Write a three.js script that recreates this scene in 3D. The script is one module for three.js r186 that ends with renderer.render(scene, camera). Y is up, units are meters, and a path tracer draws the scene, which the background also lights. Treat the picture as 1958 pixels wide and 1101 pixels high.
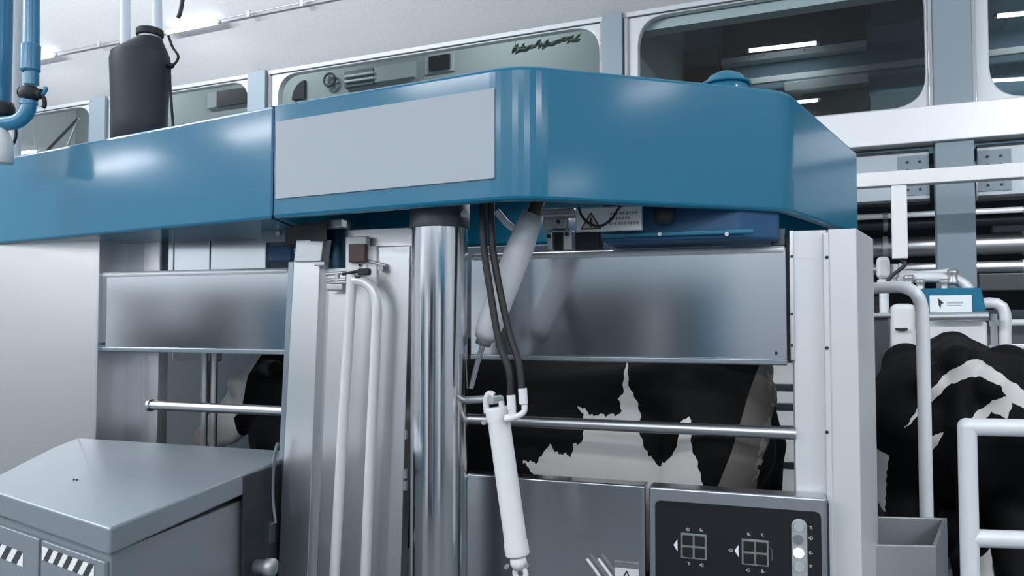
import * as THREE from 'three';
import { RoundedBoxGeometry } from 'three/addons/geometries/RoundedBoxGeometry.js';
import { MarchingCubes } from 'three/addons/objects/MarchingCubes.js';
import { mergeGeometries, mergeVertices } from 'three/addons/utils/BufferGeometryUtils.js';
import { RectAreaLightUniformsLib } from 'three/addons/lights/RectAreaLightUniformsLib.js';

// ---------------------------------------------------------------- camera, exposure, light levels
const W = 1958, H = 1101, F = 1500, CX = 979, CY = 550.5;
const scene = new THREE.Scene();
scene.background = new THREE.Color(0x0b0d10);
const camera = new THREE.PerspectiveCamera(2 * Math.atan(CY / F) * 180 / Math.PI, W / H, 0.05, 100);
camera.rotation.order = 'YXZ';
camera.position.set(0, 1.6, 0);
camera.rotation.set(Math.atan(57.5 / F), 18.5 * Math.PI / 180, 0);
camera.updateMatrixWorld(true);
const renderer = new THREE.WebGLRenderer({ antialias: true });
renderer.toneMapping = THREE.LinearToneMapping;
renderer.toneMappingExposure = 1.32;
renderer.shadowMap.enabled = true;
RectAreaLightUniformsLib.init();
const LAMP_DOWN = 110, LAMP_UP = 170, LAMP_GLOW = 3;      // batten lights of the hall
const HALL_TURN = -5.5 * Math.PI / 180;                // the hall stands at this angle to the milking stall

// ---------------------------------------------------------------- measuring: the stall's faces lie on z = const, the hall's on w = const
const V = (x, y, z) => new THREE.Vector3(x, y, z);
const rayDir = (px, py) => V((px - CX) / F, -(py - CY) / F, -1).applyQuaternion(camera.quaternion);
const pt = (px, py, d) => rayDir(px, py).multiplyScalar(d).add(camera.position);
const fz = (px, py, z) => { const r = rayDir(px, py); return r.multiplyScalar(z / r.z).add(camera.position); };
const hallM = new THREE.Matrix4().makeRotationY(HALL_TURN), hallI = hallM.clone().invert();
const fw = (px, py, w) => { const r = rayDir(px, py).transformDirection(hallI); return r.multiplyScalar(w / r.z).add(camera.position); };
const UP = V(0, 1, 0);
let seed = 7;
const rnd = () => { seed = (seed * 1664525 + 1013904223) >>> 0; return seed / 4294967296; };
const hash3 = (a, b, c) => { const s = Math.sin(a * 127.1 + b * 311.7 + c * 74.7) * 43758.5453; return s - Math.floor(s); };

// ---------------------------------------------------------------- materials
function noiseTex(w, h, fn, srgb, rx = 1, ry = 1) {
  const d = new Uint8Array(w * h * 4);
  for (let j = 0; j < h; j++) for (let i = 0; i < w; i++) {
    const v = fn(i / w, j / h, i, j), k = (j * w + i) * 4;
    if (Array.isArray(v)) { d[k] = v[0]; d[k + 1] = v[1]; d[k + 2] = v[2]; } else d[k] = d[k + 1] = d[k + 2] = v;
    d[k + 3] = 255;
  }
  const t = new THREE.DataTexture(d, w, h); t.wrapS = t.wrapT = THREE.RepeatWrapping; t.magFilter = THREE.LinearFilter;
  t.repeat.set(rx, ry); if (srgb) t.colorSpace = THREE.SRGBColorSpace; t.needsUpdate = true; return t;
}
const col = []; for (let i = 0; i < 512; i++) col.push(rnd());
const brushed = noiseTex(512, 128, (u, v, i, j) => 222 + 12 * col[i] + 8 * (rnd() - .5), false, 4.2, 1.1);
const wob = noiseTex(64, 64, (u, v) => 128 + 60 * Math.sin(6.283 * (u + .25 * Math.sin(6.283 * v))) * Math.cos(6.283 * 2 * v), false, .8, .8);
const speck = noiseTex(256, 256, () => 200 + 40 * rnd(), true, 2, 2);
const std = (c, r = .6, m = 0, o = {}) => new THREE.MeshStandardMaterial({ color: c, roughness: r, metalness: m, ...o });
const M = {
  steel: std(0xd6d8da, .36, 1, { roughnessMap: brushed }),
  steelSoft: std(0xdcdddd, .39, 1, { roughnessMap: brushed }),
  steelShiny: std(0xc2c7cc, .17, 1, { roughnessMap: brushed }),
  steelGrey: std(0x9aa3ab, .4, 1, { roughnessMap: brushed }),
  frame: std(0xb4b9bd, .42, .3),
  cabinetSteel: std(0x919aa1, .4, .5),
  steelPlain: std(0xb9bdc2, .36, 1),
  apron: std(0xc2c7cc, .22, 1),
  polished: std(0xd4d6d8, .13, 1, { bumpMap: wob, bumpScale: .0004 }),
  tube: std(0xbfc2c4, .36, 1),
  pipe: std(0xdfe3e6, .42, .1),
  galv: std(0xb9bdc0, .45, .8),
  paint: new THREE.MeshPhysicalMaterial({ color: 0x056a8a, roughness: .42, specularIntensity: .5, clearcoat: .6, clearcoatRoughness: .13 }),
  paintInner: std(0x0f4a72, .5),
  bluePipe: new THREE.MeshPhysicalMaterial({ color: 0x2f7fa6, roughness: .35, clearcoat: .5, clearcoatRoughness: .2 }),
  sign: std(0xa4adb4, .45),
  white: std(0xdfe1e2, .45),
  whiteSteel: std(0xd9dcde, .38, .25),
  whiteWall: std(0xd3d8dc, .85, 0, { map: speck }),
  ceil: std(0xd6dadd, .9, 0, { map: speck }),
  floor: std(0x6a7175, .5, 0, { map: speck }),
  pillar: std(0x78868f, .5, .2),
  girder: std(0xa3adb4, .45, .3),
  black: std(0x101214, .5),
  rubber: std(0x1b1c1e, .55),
  plasticDark: std(0x2b3038, .55),
  dark: std(0x23282d, .6),
  darkWall: std(0x30353a, .8),
  darkSteel: std(0x565b60, .45, .8),
  gallery: std(0x6d8898, .7),
  galleryPale: std(0xa4b0b0, .8),
  galleryDark: std(0x3b4750, .8),
  board: std(0x17191b, .4),
  ledge: std(0xb4bdc0, .6),
  frost: new THREE.MeshPhysicalMaterial({ color: 0xe8ecf0, roughness: .45, transmission: .45, thickness: 0 }),
  milkTube: new THREE.MeshPhysicalMaterial({ color: 0xeaf0f8, roughness: .5, transmission: .35, thickness: 0 }),
  glass: new THREE.MeshPhysicalMaterial({ color: 0xf0f4f4, roughness: .02, transmission: 1, thickness: 0, ior: 1.5, specularIntensity: .4 }),
  glow: std(0xffffff, .5, 0, { emissive: 0xf4f8ff, emissiveIntensity: LAMP_GLOW }),
  green: std(0x55685c, .8),
  brown: std(0x4a3a35, .6),
};

// ---------------------------------------------------------------- geometry helpers
function uvBox(g) {
  const p = g.attributes.position, n = g.attributes.normal, uv = new Float32Array(p.count * 2);
  for (let i = 0; i < p.count; i++) {
    const ax = Math.abs(n.getX(i)), ay = Math.abs(n.getY(i)), az = Math.abs(n.getZ(i));
    let u, v;
    if (ay > ax && ay > az) { u = p.getX(i); v = p.getZ(i); } else if (ax > az) { u = p.getZ(i); v = p.getY(i); } else { u = p.getX(i); v = p.getY(i); }
    uv[2 * i] = u; uv[2 * i + 1] = v;
  }
  g.setAttribute('uv', new THREE.BufferAttribute(uv, 2));
}
function join(list) {
  const gs = [list].flat(Infinity).map((g) => {
    const k = g.index ? g.toNonIndexed() : g.clone();
    for (const a of Object.keys(k.attributes)) if (a !== 'position' && a !== 'normal') k.deleteAttribute(a);
    return k;
  });
  return gs.length > 1 ? mergeGeometries(gs) : gs[0];
}
const taken = {};
function numbered(n) { const k = taken[n] || 0; taken[n] = k + 1; return k ? `${n}_${String(k).padStart(3, '0')}` : n; }
// geometries come in world coordinates; a mesh is moved to its own centre so that its origin lies on it
function mesh(name, geos, mat, parent, keepUv) {
  const g = keepUv ? geos : join(geos);
  if (!keepUv) uvBox(g);
  const m = new THREE.Mesh(g, mat); m.castShadow = m.receiveShadow = true; m.name = numbered(name);
  (parent || scene).add(m);
  if (parent) { parent.updateMatrixWorld(true); m.geometry.applyMatrix4(parent.matrixWorld.clone().invert()); }
  return m;
}
function thing(name, label, category, base, group) {
  const o = new THREE.Group(); o.name = numbered(name); o.position.copy(base); scene.add(o);
  o.userData = { label, category }; if (group) o.userData.group = group; o.updateMatrixWorld(true); return o;
}
function single(name, label, category, geos, mat, group) {
  const m = mesh(name, geos, mat); m.userData = { label, category }; if (group) m.userData.group = group; return m;
}
function struct(name, geos, mat, parent, keepUv) { const m = mesh(name, geos, mat, parent, keepUv); if (!parent) m.userData.kind = 'structure'; return m; }
const box = (x0, x1, y0, y1, z0, z1, r = 0) => {
  const w = Math.abs(x1 - x0), h = Math.abs(y1 - y0), d = Math.abs(z1 - z0);
  const g = r ? new RoundedBoxGeometry(w, h, d, 2, Math.min(r, w / 2.01, h / 2.01, d / 2.01)) : new THREE.BoxGeometry(w, h, d);
  return g.translate((x0 + x1) / 2, (y0 + y1) / 2, (z0 + z1) / 2);
};
const hb = (...a) => box(...a).applyMatrix4(hallM);                                    // a box given in hall coordinates
// the box that stands on the stall plane z and covers a measured rectangle, dz thick towards the back
function zbox(x0, y0, x1, y1, z, dz, r = .003) {
  const a = fz(x0, (y0 + y1) / 2, z), b = fz(x1, (y0 + y1) / 2, z), m = (x0 + x1) / 2;
  return box(a.x, b.x, fz(m, y1, z).y, fz(m, y0, z).y, z - dz, z, r);
}
function hbox(x0, y0, x1, y1, w, dw, r = 0) {
  const a = fw(x0, (y0 + y1) / 2, w), b = fw(x1, (y0 + y1) / 2, w), m = (x0 + x1) / 2;
  return box(a.x, b.x, fw(m, y1, w).y, fw(m, y0, w).y, w - dw, w, r).applyMatrix4(hallM);
}
function rod(a, b, r0, r1 = r0, seg = 20) {
  const d = b.clone().sub(a), g = new THREE.CylinderGeometry(r1, r0, d.length(), seg);
  g.applyQuaternion(new THREE.Quaternion().setFromUnitVectors(UP, d.normalize()));
  return g.translate((a.x + b.x) / 2, (a.y + b.y) / 2, (a.z + b.z) / 2);
}
function latheOn(a, b, prof, seg = 28) {                                               // prof: [radius, share of the way from a to b]
  const d = b.clone().sub(a), L = d.length(), g = new THREE.LatheGeometry(prof.map(([r, t]) => new THREE.Vector2(r, t * L)), seg);
  g.applyQuaternion(new THREE.Quaternion().setFromUnitVectors(UP, d.normalize()));
  return g.translate(a.x, a.y, a.z);
}
const tube = (pts, r, seg = 48, rs = 12) => new THREE.TubeGeometry(new THREE.CatmullRomCurve3(pts, false, 'centripetal'), seg, r, rs);
function plan(pts, rs) {                                                               // rounded polygon in plan, pts = [x, z]
  const s = new THREE.Shape(), n = pts.length;
  for (let i = 0; i < n; i++) {
    const p = V(pts[i][0], -pts[i][1], 0), a = V(pts[(i + n - 1) % n][0], -pts[(i + n - 1) % n][1], 0), b = V(pts[(i + 1) % n][0], -pts[(i + 1) % n][1], 0);
    const r = Array.isArray(rs) ? rs[i] : rs;
    const u = a.sub(p).normalize(), v = b.sub(p).normalize(), A = p.clone().addScaledVector(u, r), B = p.clone().addScaledVector(v, r);
    if (i) s.lineTo(A.x, A.y); else s.moveTo(A.x, A.y);
    if (r > 1e-4) s.quadraticCurveTo(p.x, p.y, B.x, B.y);
  }
  s.closePath(); return s;
}
function inset(pts, d) {                                                               // convex polygon moved inwards
  const n = pts.length, c = pts.reduce((s, p) => [s[0] + p[0] / n, s[1] + p[1] / n], [0, 0]), L = [];
  for (let i = 0; i < n; i++) {
    const a = pts[i], b = pts[(i + 1) % n]; let nx = b[1] - a[1], nz = a[0] - b[0]; const l = Math.hypot(nx, nz); nx /= l; nz /= l;
    if ((c[0] - a[0]) * nx + (c[1] - a[1]) * nz < 0) { nx = -nx; nz = -nz; }
    L.push([nx, nz, nx * a[0] + nz * a[1] + d]);
  }
  return L.map((l2, i) => { const l1 = L[(i + n - 1) % n], D = l1[0] * l2[1] - l1[1] * l2[0]; return [(l1[2] * l2[1] - l1[1] * l2[2]) / D, (l1[0] * l2[2] - l1[2] * l2[0]) / D]; });
}
function slab(shape, y0, y1, bev = 0) {
  const g = new THREE.ExtrudeGeometry(shape, { depth: y1 - y0 - 2 * bev, bevelEnabled: bev > 0, bevelSize: bev, bevelThickness: bev, bevelOffset: -bev, bevelSegments: 3, curveSegments: 10 });
  return g.rotateX(-Math.PI / 2).translate(0, y0 + bev, 0);
}
const xz = (p) => [p.x, p.z];
function canvasTex(w, h, draw) {
  const c = document.createElement('canvas'); c.width = w; c.height = h; const x = c.getContext('2d'); draw(x, w, h);
  const t = new THREE.CanvasTexture(c); t.colorSpace = THREE.SRGBColorSpace; return t;
}
// a thin printed plate: body and print face; corners a (lower left), b (lower right), height h, facing outwards by n
function printFace(a, b, h, off) {
  const ex = b.clone().sub(a), L = ex.length(); ex.normalize(); const n = ex.clone().cross(UP).normalize();
  const g = new THREE.PlaneGeometry(L, h), m = new THREE.Matrix4().makeBasis(ex, UP, n);
  g.applyMatrix4(m); const c = a.clone().add(b).multiplyScalar(.5).addScaledVector(UP, h / 2).addScaledVector(n, off);
  return g.translate(c.x, c.y, c.z);
}
function plate(a, b, h, t, r = .002) {                                                  // upright plate from a to b, its front on the line a-b
  const ex = b.clone().sub(a), L = ex.length(); ex.normalize(); const n = ex.clone().cross(UP).normalize();
  const g = new RoundedBoxGeometry(L, h, t, 2, Math.min(r, t / 2.01));
  g.applyMatrix4(new THREE.Matrix4().makeBasis(ex, UP, n));
  const c = a.clone().add(b).multiplyScalar(.5).addScaledVector(UP, h / 2).addScaledVector(n, -t / 2);
  return g.translate(c.x, c.y, c.z);
}

// ================================================================ THE HALL
const CEIL = 4.14, ROOF = 7.4, GC = 5.6, PITCH = .62, WW = -6.28, UL = -11, UR = 5.2, WB = 5.5;                            // wall plane of the gallery, side walls, wall behind
struct('floor', hb(UL - .2, UR + .2, -.2, 0, -11.2, WB + .2), M.floor);
{ // white pitched ceiling rising from the window wall, then level
  const wt = WW + (ROOF - CEIL) / PITCH, sh = new THREE.Shape(); sh.moveTo(-(WW - .1), CEIL); sh.lineTo(-wt, ROOF); sh.lineTo(-(WB + .2), ROOF); sh.lineTo(-(WB + .2), ROOF + .2); sh.lineTo(-wt, ROOF + .2); sh.lineTo(-(WW - .1), CEIL + .2); sh.closePath();
  const g = new THREE.ExtrudeGeometry(sh, { depth: UR - UL + .4, bevelEnabled: false }).rotateY(Math.PI / 2).translate(UL - .2, 0, 0).applyMatrix4(hallM);
  struct('ceiling', g, M.ceil);
  struct('wall_gallery_ceiling', hb(UL, UR, GC, GC + .1, -11, WW + .35), M.galleryDark);
}
struct('wall_back', hb(UL - .2, UR + .2, 0, ROOF, WB, WB + .2), M.whiteWall);
struct('wall_left', hb(UL - .2, UL, 0, ROOF, -11, WB), M.whiteWall);
struct('wall_right', hb(UR, UR + .2, 0, ROOF, -11, WB), M.whiteWall);
struct('wall_front', hb(UL - .2, UR + .2, 0, ROOF, -11.2, -11), M.darkWall);

// gallery floor slab, fascia girder, window sill beam
const uOf = (px, py = 250, w = WW) => fw(px, py, w).x;
const SILL = fw(1800, 206, WW).y, BEAM = fw(1800, 274, WW).y;
struct('trim_1', hb(UL, UR, BEAM, SILL, WW - .12, WW + .1, .008), M.whiteSteel);
struct('trim_2', hb(UL, UR, CEIL - .04, CEIL, WW - .1, WW + .015, .004), M.frame);
struct('wall_gallery_floor', hb(UL, UR, BEAM - .12, BEAM - .04, -10, WW - .14), M.galleryDark);
// fascia girder pieces with bolt plates between the columns
const GY0 = fw(1700, 386, WW - .1).y, GY1 = fw(1700, 299, WW - .1).y;
{
  const marks = [UL, uOf(1173), uOf(1822), UR];
  for (let i = 0; i < 3; i++) {
    const t = thing('steel_girder', ['grey steel girder below the windows, hidden mostly by the blue canopy', 'grey steel girder with dark bolt plate between the white column and the grey pillar', 'grey steel girder with bolt plate meeting the far side of the grey pillar'][i], 'girder', V((marks[i] + marks[i + 1]) / 2, GY0, WW - .1).applyMatrix4(hallM));
    const u0 = marks[i] + .15, u1 = marks[i + 1] - .15;
    mesh('girder_web', hb(u0, u1, GY0, GY1, WW - .12, WW - .04), M.girder, t);
    mesh('flange', [hb(u0, u1, GY1, GY1 + .02, WW - .2, WW - .04), hb(u0, u1, GY0 - .02, GY0, WW - .2, WW - .02)], M.dark, t);
    for (const [s, e] of [[u1, -1], [u0, 1]]) {
      const pl = mesh('bolt_plate', hb(Math.min(s, s + e * .2), Math.max(s, s + e * .2), GY0 + .03, GY1 - .02, WW - .04, WW - .03), M.pillar, t);
      for (const a of [.06, .14]) for (const b of [.07, .13, .21, .27]) mesh('bolt', hb(s + e * a - .008, s + e * a + .008, GY0 + b - .008, GY0 + b + .008, WW - .03, WW - .018, .003), M.dark, pl);
    }
  }
}
// pillars
function pillar(px0, px1, label, yb = 0) {
  const u0 = uOf(px0), u1 = uOf(px1);
  const t = thing('steel_pillar', label, 'pillar', V((u0 + u1) / 2, yb, WW).applyMatrix4(hallM));
  mesh('column_shaft', hb(u0, u1, yb, CEIL, WW - .1, WW + .06, .006), M.pillar, t);
  mesh('base_collar', hb(u0 - .03, u1 + .03, yb, yb + .05, WW - .12, WW + .09, .006), M.pillar, t);
  return t;
}
pillar(1786, 1860, 'tall grey blue steel pillar crossing the white beam beyond the cow');
pillar(1156, 1194, 'grey blue pillar between two windows behind the corner of the blue canopy');
pillar(480, 513, 'grey blue pillar rising from behind the canopy seam under the sloping ceiling edge');
pillar(178, 208, 'pale pillar between the small windows beside the dark canister');

// gallery windows: steel frame plates with rounded openings, and panes
function windowUnit(n, u0, u1, v1) {
  const o = new THREE.Group(); o.name = `window_${n}`; o.userData.kind = 'structure'; scene.add(o);
  const fl = .1, fr = .035, s = new THREE.Shape(); s.moveTo(u0, SILL - .01); s.lineTo(u1, SILL - .01); s.lineTo(u1, v1); s.lineTo(u0, v1); s.closePath();
  const hole = (a, b, c, d, r) => { const p = new THREE.Path(); p.moveTo(a + r, c); p.lineTo(b - r, c); p.quadraticCurveTo(b, c, b, c + r); p.lineTo(b, d - r); p.quadraticCurveTo(b, d, b - r, d); p.lineTo(a + r, d); p.quadraticCurveTo(a, d, a, d - r); p.lineTo(a, c + r); p.quadraticCurveTo(a, c, a + r, c); return p; };
  s.holes.push(hole(u0 + fl, u1 - fr, SILL + .03, v1 - .015, .24));
  const g = new THREE.ExtrudeGeometry(s, { depth: .06, bevelEnabled: true, bevelSize: .008, bevelThickness: .008, bevelOffset: -.008, bevelSegments: 2, curveSegments: 10 }).translate(0, 0, WW - .07).applyMatrix4(hallM);
  mesh('window_frame', g, M.frame, o);
  for (const [a, b] of [[u0 - .012, u0 + .02], [u1 - .02, u1 + .012]]) mesh('cover_strip', hb(a, b, SILL, v1, WW + .0, WW + .03, .008), M.polished, o);
  if (n < 3) mesh('window_header', hb(u0, u1, v1 - .09, v1 + .06, WW - .25, WW - .1), M.ledge, o);
  mesh('pane', hb(u0 + fl - .02, u1 - fr + .02, SILL + .01, v1 - .01, WW - .066, WW - .058), M.glass, o);
}
const WT = CEIL - .045;
windowUnit(1, uOf(1860) + .01, UR - .05, WT);
windowUnit(2, uOf(1196) + .01, uOf(1786) - .01, WT);
windowUnit(3, uOf(515), uOf(1154), WT);
windowUnit(4, uOf(210), uOf(478), WT);
windowUnit(5, UL + .6, uOf(176), WT);

// rooms behind the windows
const PART = uOf(1175);
struct('wall_gallery_divider', hb(PART - .04, PART + .04, BEAM, GC, -9.0, WW - .12), M.galleryPale);
struct('wall_gallery_dark', hb(PART, UR, BEAM, GC, -9.1, -9.0), M.gallery);
struct('wall_gallery_pale', hb(UL, PART, BEAM, GC, -8.4, -8.2), M.galleryPale);
const gal = (name, label, cat, r, w, d, mat, grp) => single(name, label, cat, hbox(...r, w, d, .006), mat, grp);
const WD = -8.9;
gal('wall_board', 'large black wall board above the white strip light behind the big window', 'board', [1380, -60, 1655, 92], WD, .1, M.board);
gal('wall_ledge', 'grey ledge running under the large black board behind the glass', 'ledge', [1378, 94, 1657, 106], WD + .08, .16, M.ledge);
gal('wall_panel', 'teal grey wall panel beside the large black board', 'panel', [1662, -60, 1775, 42], WD - .05, .05, std(0x48626f, .6));
gal('conduit_rail', 'long grey conduit crossing the dark window below the strip light', 'rail', [1300, 125, 1985, 137], WD + .07, .05, M.ledge);
gal('low_board', 'lower black board standing just above the white beam', 'board', [1535, 169, 1662, 262], WD + .02, .1, M.board);
gal('shelf_lip', 'pale grey lip above the lower black board', 'shelf', [1500, 148, 1660, 166], WD + .2, .3, M.ledge);
gal('low_cabinet', 'dull teal cabinet beside the lower black board', 'cabinet', [1664, 176, 1785, 262], WD, .08, std(0x6b7d86, .6));
gal('dark_cabinet', 'dark brown cabinet behind the rounded corner of the big window', 'cabinet', [1262, 96, 1375, 175], WD, .08, M.brown);
const WP = -8.15;
gal('wall_screen', 'black framed screen on the pale room wall', 'screen', [819, 105, 859, 133], WP, .06, M.board);
gal('screen_bezel', 'pale bezel plate around the black screen', 'frame', [812, 98, 868, 139], WP - .03, .04, M.ledge);
gal('louvre_vent', 'grey louvre vent with light bars in the pale room', 'vent', [658, 133, 713, 164], WP, .06, std(0x5d757c, .6));
for (let k = 0; k < 2; k++) gal('vent_bar', 'pale bar across the louvre vent, ' + ['upper one of two', 'lower one of two'][k], 'bar', [658, 140 + 10 * k, 713, 144 + 10 * k], WP + .03, .03, M.white);
gal('notice_plate', 'pale blank plate between the louvre vent and the screen', 'plate', [715, 122, 792, 152], WP, .06, std(0xb5c0c4, .6));
gal('dark_alcove', 'black alcove box seen through the small window beside the grey pillar', 'alcove', [414, 170, 472, 200], WP, .06, M.board);
gal('duct_box', 'grey duct box next to the black alcove', 'box', [396, 176, 414, 206], WP, .06, M.ledge);
{
  const c = fw(631, 153, WP), t = thing('wall_fan', 'round wall fan with dark blades behind the glass over the sign plate', 'fan', c.clone().applyMatrix4(hallM));
  mesh('fan_ring', new THREE.TorusGeometry(.085, .014, 8, 28).translate(c.x, c.y, c.z + .01).applyMatrix4(hallM), M.plasticDark, t);
  for (let k = 0; k < 5; k++) mesh('fan_blade', new THREE.BoxGeometry(.035, .07, .008).rotateY(.4).translate(0, .042, 0).rotateZ(k * 1.2566).translate(c.x, c.y, c.z + .01).applyMatrix4(hallM), std(0x5b6f76, .6), t);
  const d = fw(570, 172, WP);
  const dg = new THREE.Shape(); dg.moveTo(0, 0); dg.lineTo(.2, 0); dg.lineTo(.2, .24); dg.quadraticCurveTo(.02, .2, 0, 0);
  single('arched_opening', 'dark quarter arch opening beside the wall fan', 'opening', new THREE.ExtrudeGeometry(dg, { depth: .05, bevelEnabled: false }).translate(d.x - .1, d.y - .12, WP - .045).applyMatrix4(hallM), M.dark);
  const p0 = fw(985, 94, -7.6), L = [];
  for (let k = 0; k < 26; k++) { const s = k / 25, q = fw(985 + 120 * s, 95 - 22 * s + (rnd() - .5) * 9, -7.6 + (rnd() - .5) * .1); L.push(new THREE.SphereGeometry(.016 + .022 * rnd(), 6, 4).scale(1.8, .5, 1).rotateZ(rnd()).translate(q.x, q.y, q.z)); }
  single('hanging_greenery', 'dark green trailing foliage strung high behind the rounded window corner', 'plant', [L.map((g) => g.applyMatrix4(hallM)), rod(p0.clone().setY(p0.y + .01), fw(1105, 73, -7.6), .008).applyMatrix4(hallM), rod(p0.clone(), p0.clone().setY(GC), .004, .004, 6).applyMatrix4(hallM)], M.green);
}
// monitor arm behind the far small window
{
  const a = fw(82, 296, -6.9).applyMatrix4(hallM), b = fw(150, 226, -6.9).applyMatrix4(hallM), c = fw(128, 280, -6.9).applyMatrix4(hallM);
  const t = thing('support_arm', 'thin dark and silver support arm bent to a point behind the far small window', 'arm', a);
  mesh('dark_rod', rod(a, b, .018), M.black, t); mesh('silver_rod', rod(b, c, .016), M.galv, t); mesh('arm_post', rod(a, a.clone().setY(BEAM - .04), .02), M.galv, t);
}

// ---------------------------------------------------------------- batten lamps
function lamp(a, b, label, group, light = true, r = .018, down = LAMP_DOWN, up = LAMP_UP, tilt = 0, hang = 0, back = 0) {              // a, b in hall coordinates
  const A = a.clone().applyMatrix4(hallM), B = b.clone().applyMatrix4(hallM), c = A.clone().add(B).multiplyScalar(.5);
  const t = thing('strip_light', label, 'light', c, group), L = A.distanceTo(B), ex = B.clone().sub(A).normalize();
  mesh('light_tube', new THREE.CapsuleGeometry(r, L - 2 * r, 4, 10).applyQuaternion(new THREE.Quaternion().setFromUnitVectors(UP, ex)).translate(c.x, c.y, c.z), M.glow, t);
  for (const s of [A, B]) mesh('end_cap', new THREE.SphereGeometry(r * 1.15, 10, 8).translate(s.x, s.y, s.z), M.galv, t);
  if (light) for (const s of [-1, 1]) {
    const l = new THREE.RectAreaLight(0xf8faff, s < 0 ? down : up, L, .08); l.position.copy(c).addScaledVector(UP, s * (r + .015)).sub(t.position);
    t.add(l); t.updateMatrixWorld(true);
    const z = s < 0 ? UP.clone() : V(0, -Math.cos(tilt), -Math.sin(tilt)).transformDirection(hallM), y = z.clone().cross(ex); l.quaternion.setFromRotationMatrix(new THREE.Matrix4().makeBasis(ex, y, z));  // emits along its own -z
  }
  if (back) for (const q of [.2, .8]) { const p = a.clone().lerp(b, q); mesh('wall_bracket', rod(p.clone().applyMatrix4(hallM), p.clone().setZ(back).applyMatrix4(hallM), .008, .008, 8), M.galv, t); }
  if (hang) for (const q of [.15, .85]) { const p = A.clone().lerp(B, q); mesh('hanger_wire', rod(p, p.clone().setY(hang), .004, .004, 6), M.galv, t); }
  return t;
}
const LY = 4.464, RW = -5.69;
lamp(V(-6.34, LY, RW), V(-5.635, LY, RW), 'white strip light under the ceiling behind the canister cap', null, true, .02, 20, .5);
lamp(V(-8.69, LY, RW), V(-7.98, LY, RW), 'white strip light under the ceiling crossing behind the blue valve pipe', null, true, .02, 20, .5);
// rows hung over the hall, partly tilted to wash the pitched ceiling and the far wall
for (const [w, y, up, tilt] of [[-1.0, 4.0, LAMP_UP * 2.9, -1.15], [1.2, 3.5, LAMP_UP * .5, 0], [4.4, 3.9, LAMP_UP, 1.0]]) for (const u of w < 0 ? [-9, -6.4, -4.6, 3.2] : [-9, -6, -3, 0, 3]) lamp(V(u - .75, y, w), V(u + .75, y, w), 'white strip light hung over the hall above the frame', 'strip lights above the frame', true, .03, LAMP_DOWN, up, tilt, Math.min(ROOF, CEIL + (w - WW) * PITCH));
for (const [u, w, y] of [[3.5, -.5, 3.55], [3.9, .5, 2.9]]) lamp(V(u, y, w - .25), V(u + .1, y, w + .25), 'short white strip light hung above the frame beside the side wall', 'side lights above the frame', true, .03, 60, 20, 0, 6.5);
single('lamp_track', 'thin grey cable track carrying the ceiling strip lights', 'track', [rod(V(-10.5, LY + .024, RW), V(2, LY + .024, RW), .006), [-7.3, -6.66, -5.27, -4.64].map((u) => box(u - .02, u + .02, LY - .01, LY + .05, RW - .008, RW + .008))].flat().map((g) => g.applyMatrix4(hallM)), M.galv);
// lights inside the gallery
lamp(fw(1430, 97, -8.6), fw(1564, 82, -8.6), 'white strip light in front of the large black board', null, true, .022, 12, 3, 0, 0, -8.98);
lamp(fw(1520, 196, -8.6), fw(1566, 191, -8.6), 'short white strip light in front of the lower black board', null, false, .018, 0, 0, 0, 0, -8.98);
lamp(fw(1903, 31, -8.6), fw(2040, 18, -8.6), 'white strip light high behind the window past the grey pillar', null, true, .022, 12, 3, 0, 0, -8.98);
lamp(fw(1866, 156, -8.5), fw(2040, 146, -8.5), 'thin white strip light low behind the window past the grey pillar', null, false, .016, 0, 0, 0, 0, -8.98);
lamp(fw(22, 294, -6.9), fw(74, 289, -6.9), 'short white strip light below the support arm in the far small window', null, false, .022, 0, 0, 0, GC);
for (const u of [-3.6, -6.8, -9.3]) lamp(V(u - .5, GC - .1, -7.3), V(u + .5, GC - .1, -7.3), 'white strip light inside the pale gallery room', 'gallery room lights', true, .02, 95, 5, 0, GC);

// ================================================================ BEYOND THE PASSAGE UNDER THE GALLERY
function hpipe(name, label, px0, y0, px1, y1, w, r, mat) {
  const a = fw(px0, y0, w), b = fw(px1, y1, w); a.y = b.y = (a.y + b.y) / 2;
  const t = thing(name, label, 'pipe', a.clone().applyMatrix4(hallM));
  mesh('pipe_run', rod(a.clone().applyMatrix4(hallM), b.clone().applyMatrix4(hallM), r), mat, t);
  for (const s of [.3, .62, .85]) { const c = a.clone().lerp(b, s), e = V(.02, 0, 0); mesh('pipe_clamp', rod(c.clone().sub(e).applyMatrix4(hallM), c.clone().add(e).applyMatrix4(hallM), r * 1.18), M.galv, t); }
}
hpipe('overhead_pipe', 'thin bright overhead pipe just below the steel girder', 1560, 416, 2040, 400, -7.3, .024, M.whiteSteel);
hpipe('grey_duct', 'dim grey duct between the bright overhead pipes', 1560, 432, 2040, 418, -8.6, .06, M.darkSteel);
hpipe('steam_pipe', 'thick polished pipe crossing behind the grey pillar', 1560, 478, 2040, 462, -7.6, .085, M.tube);
hpipe('return_pipe', 'polished pipe low behind the grey pillar above the machinery', 1560, 516, 2040, 509, -7.2, .045, M.tube);
for (const [u, q] of [[-1.2, 'over the passage behind the end column'], [1.2, 'over the passage behind the second cow'], [3.6, 'over the passage past the grey pillar']]) lamp(V(u - .6, BEAM - .16, -6.62), V(u + .6, BEAM - .16, -6.62), 'added white strip light hidden behind the girder ' + q, null, true, .02, 60, 2, 0, BEAM - .12);  // unseen lamps added to brighten the pipes under the gallery
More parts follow.
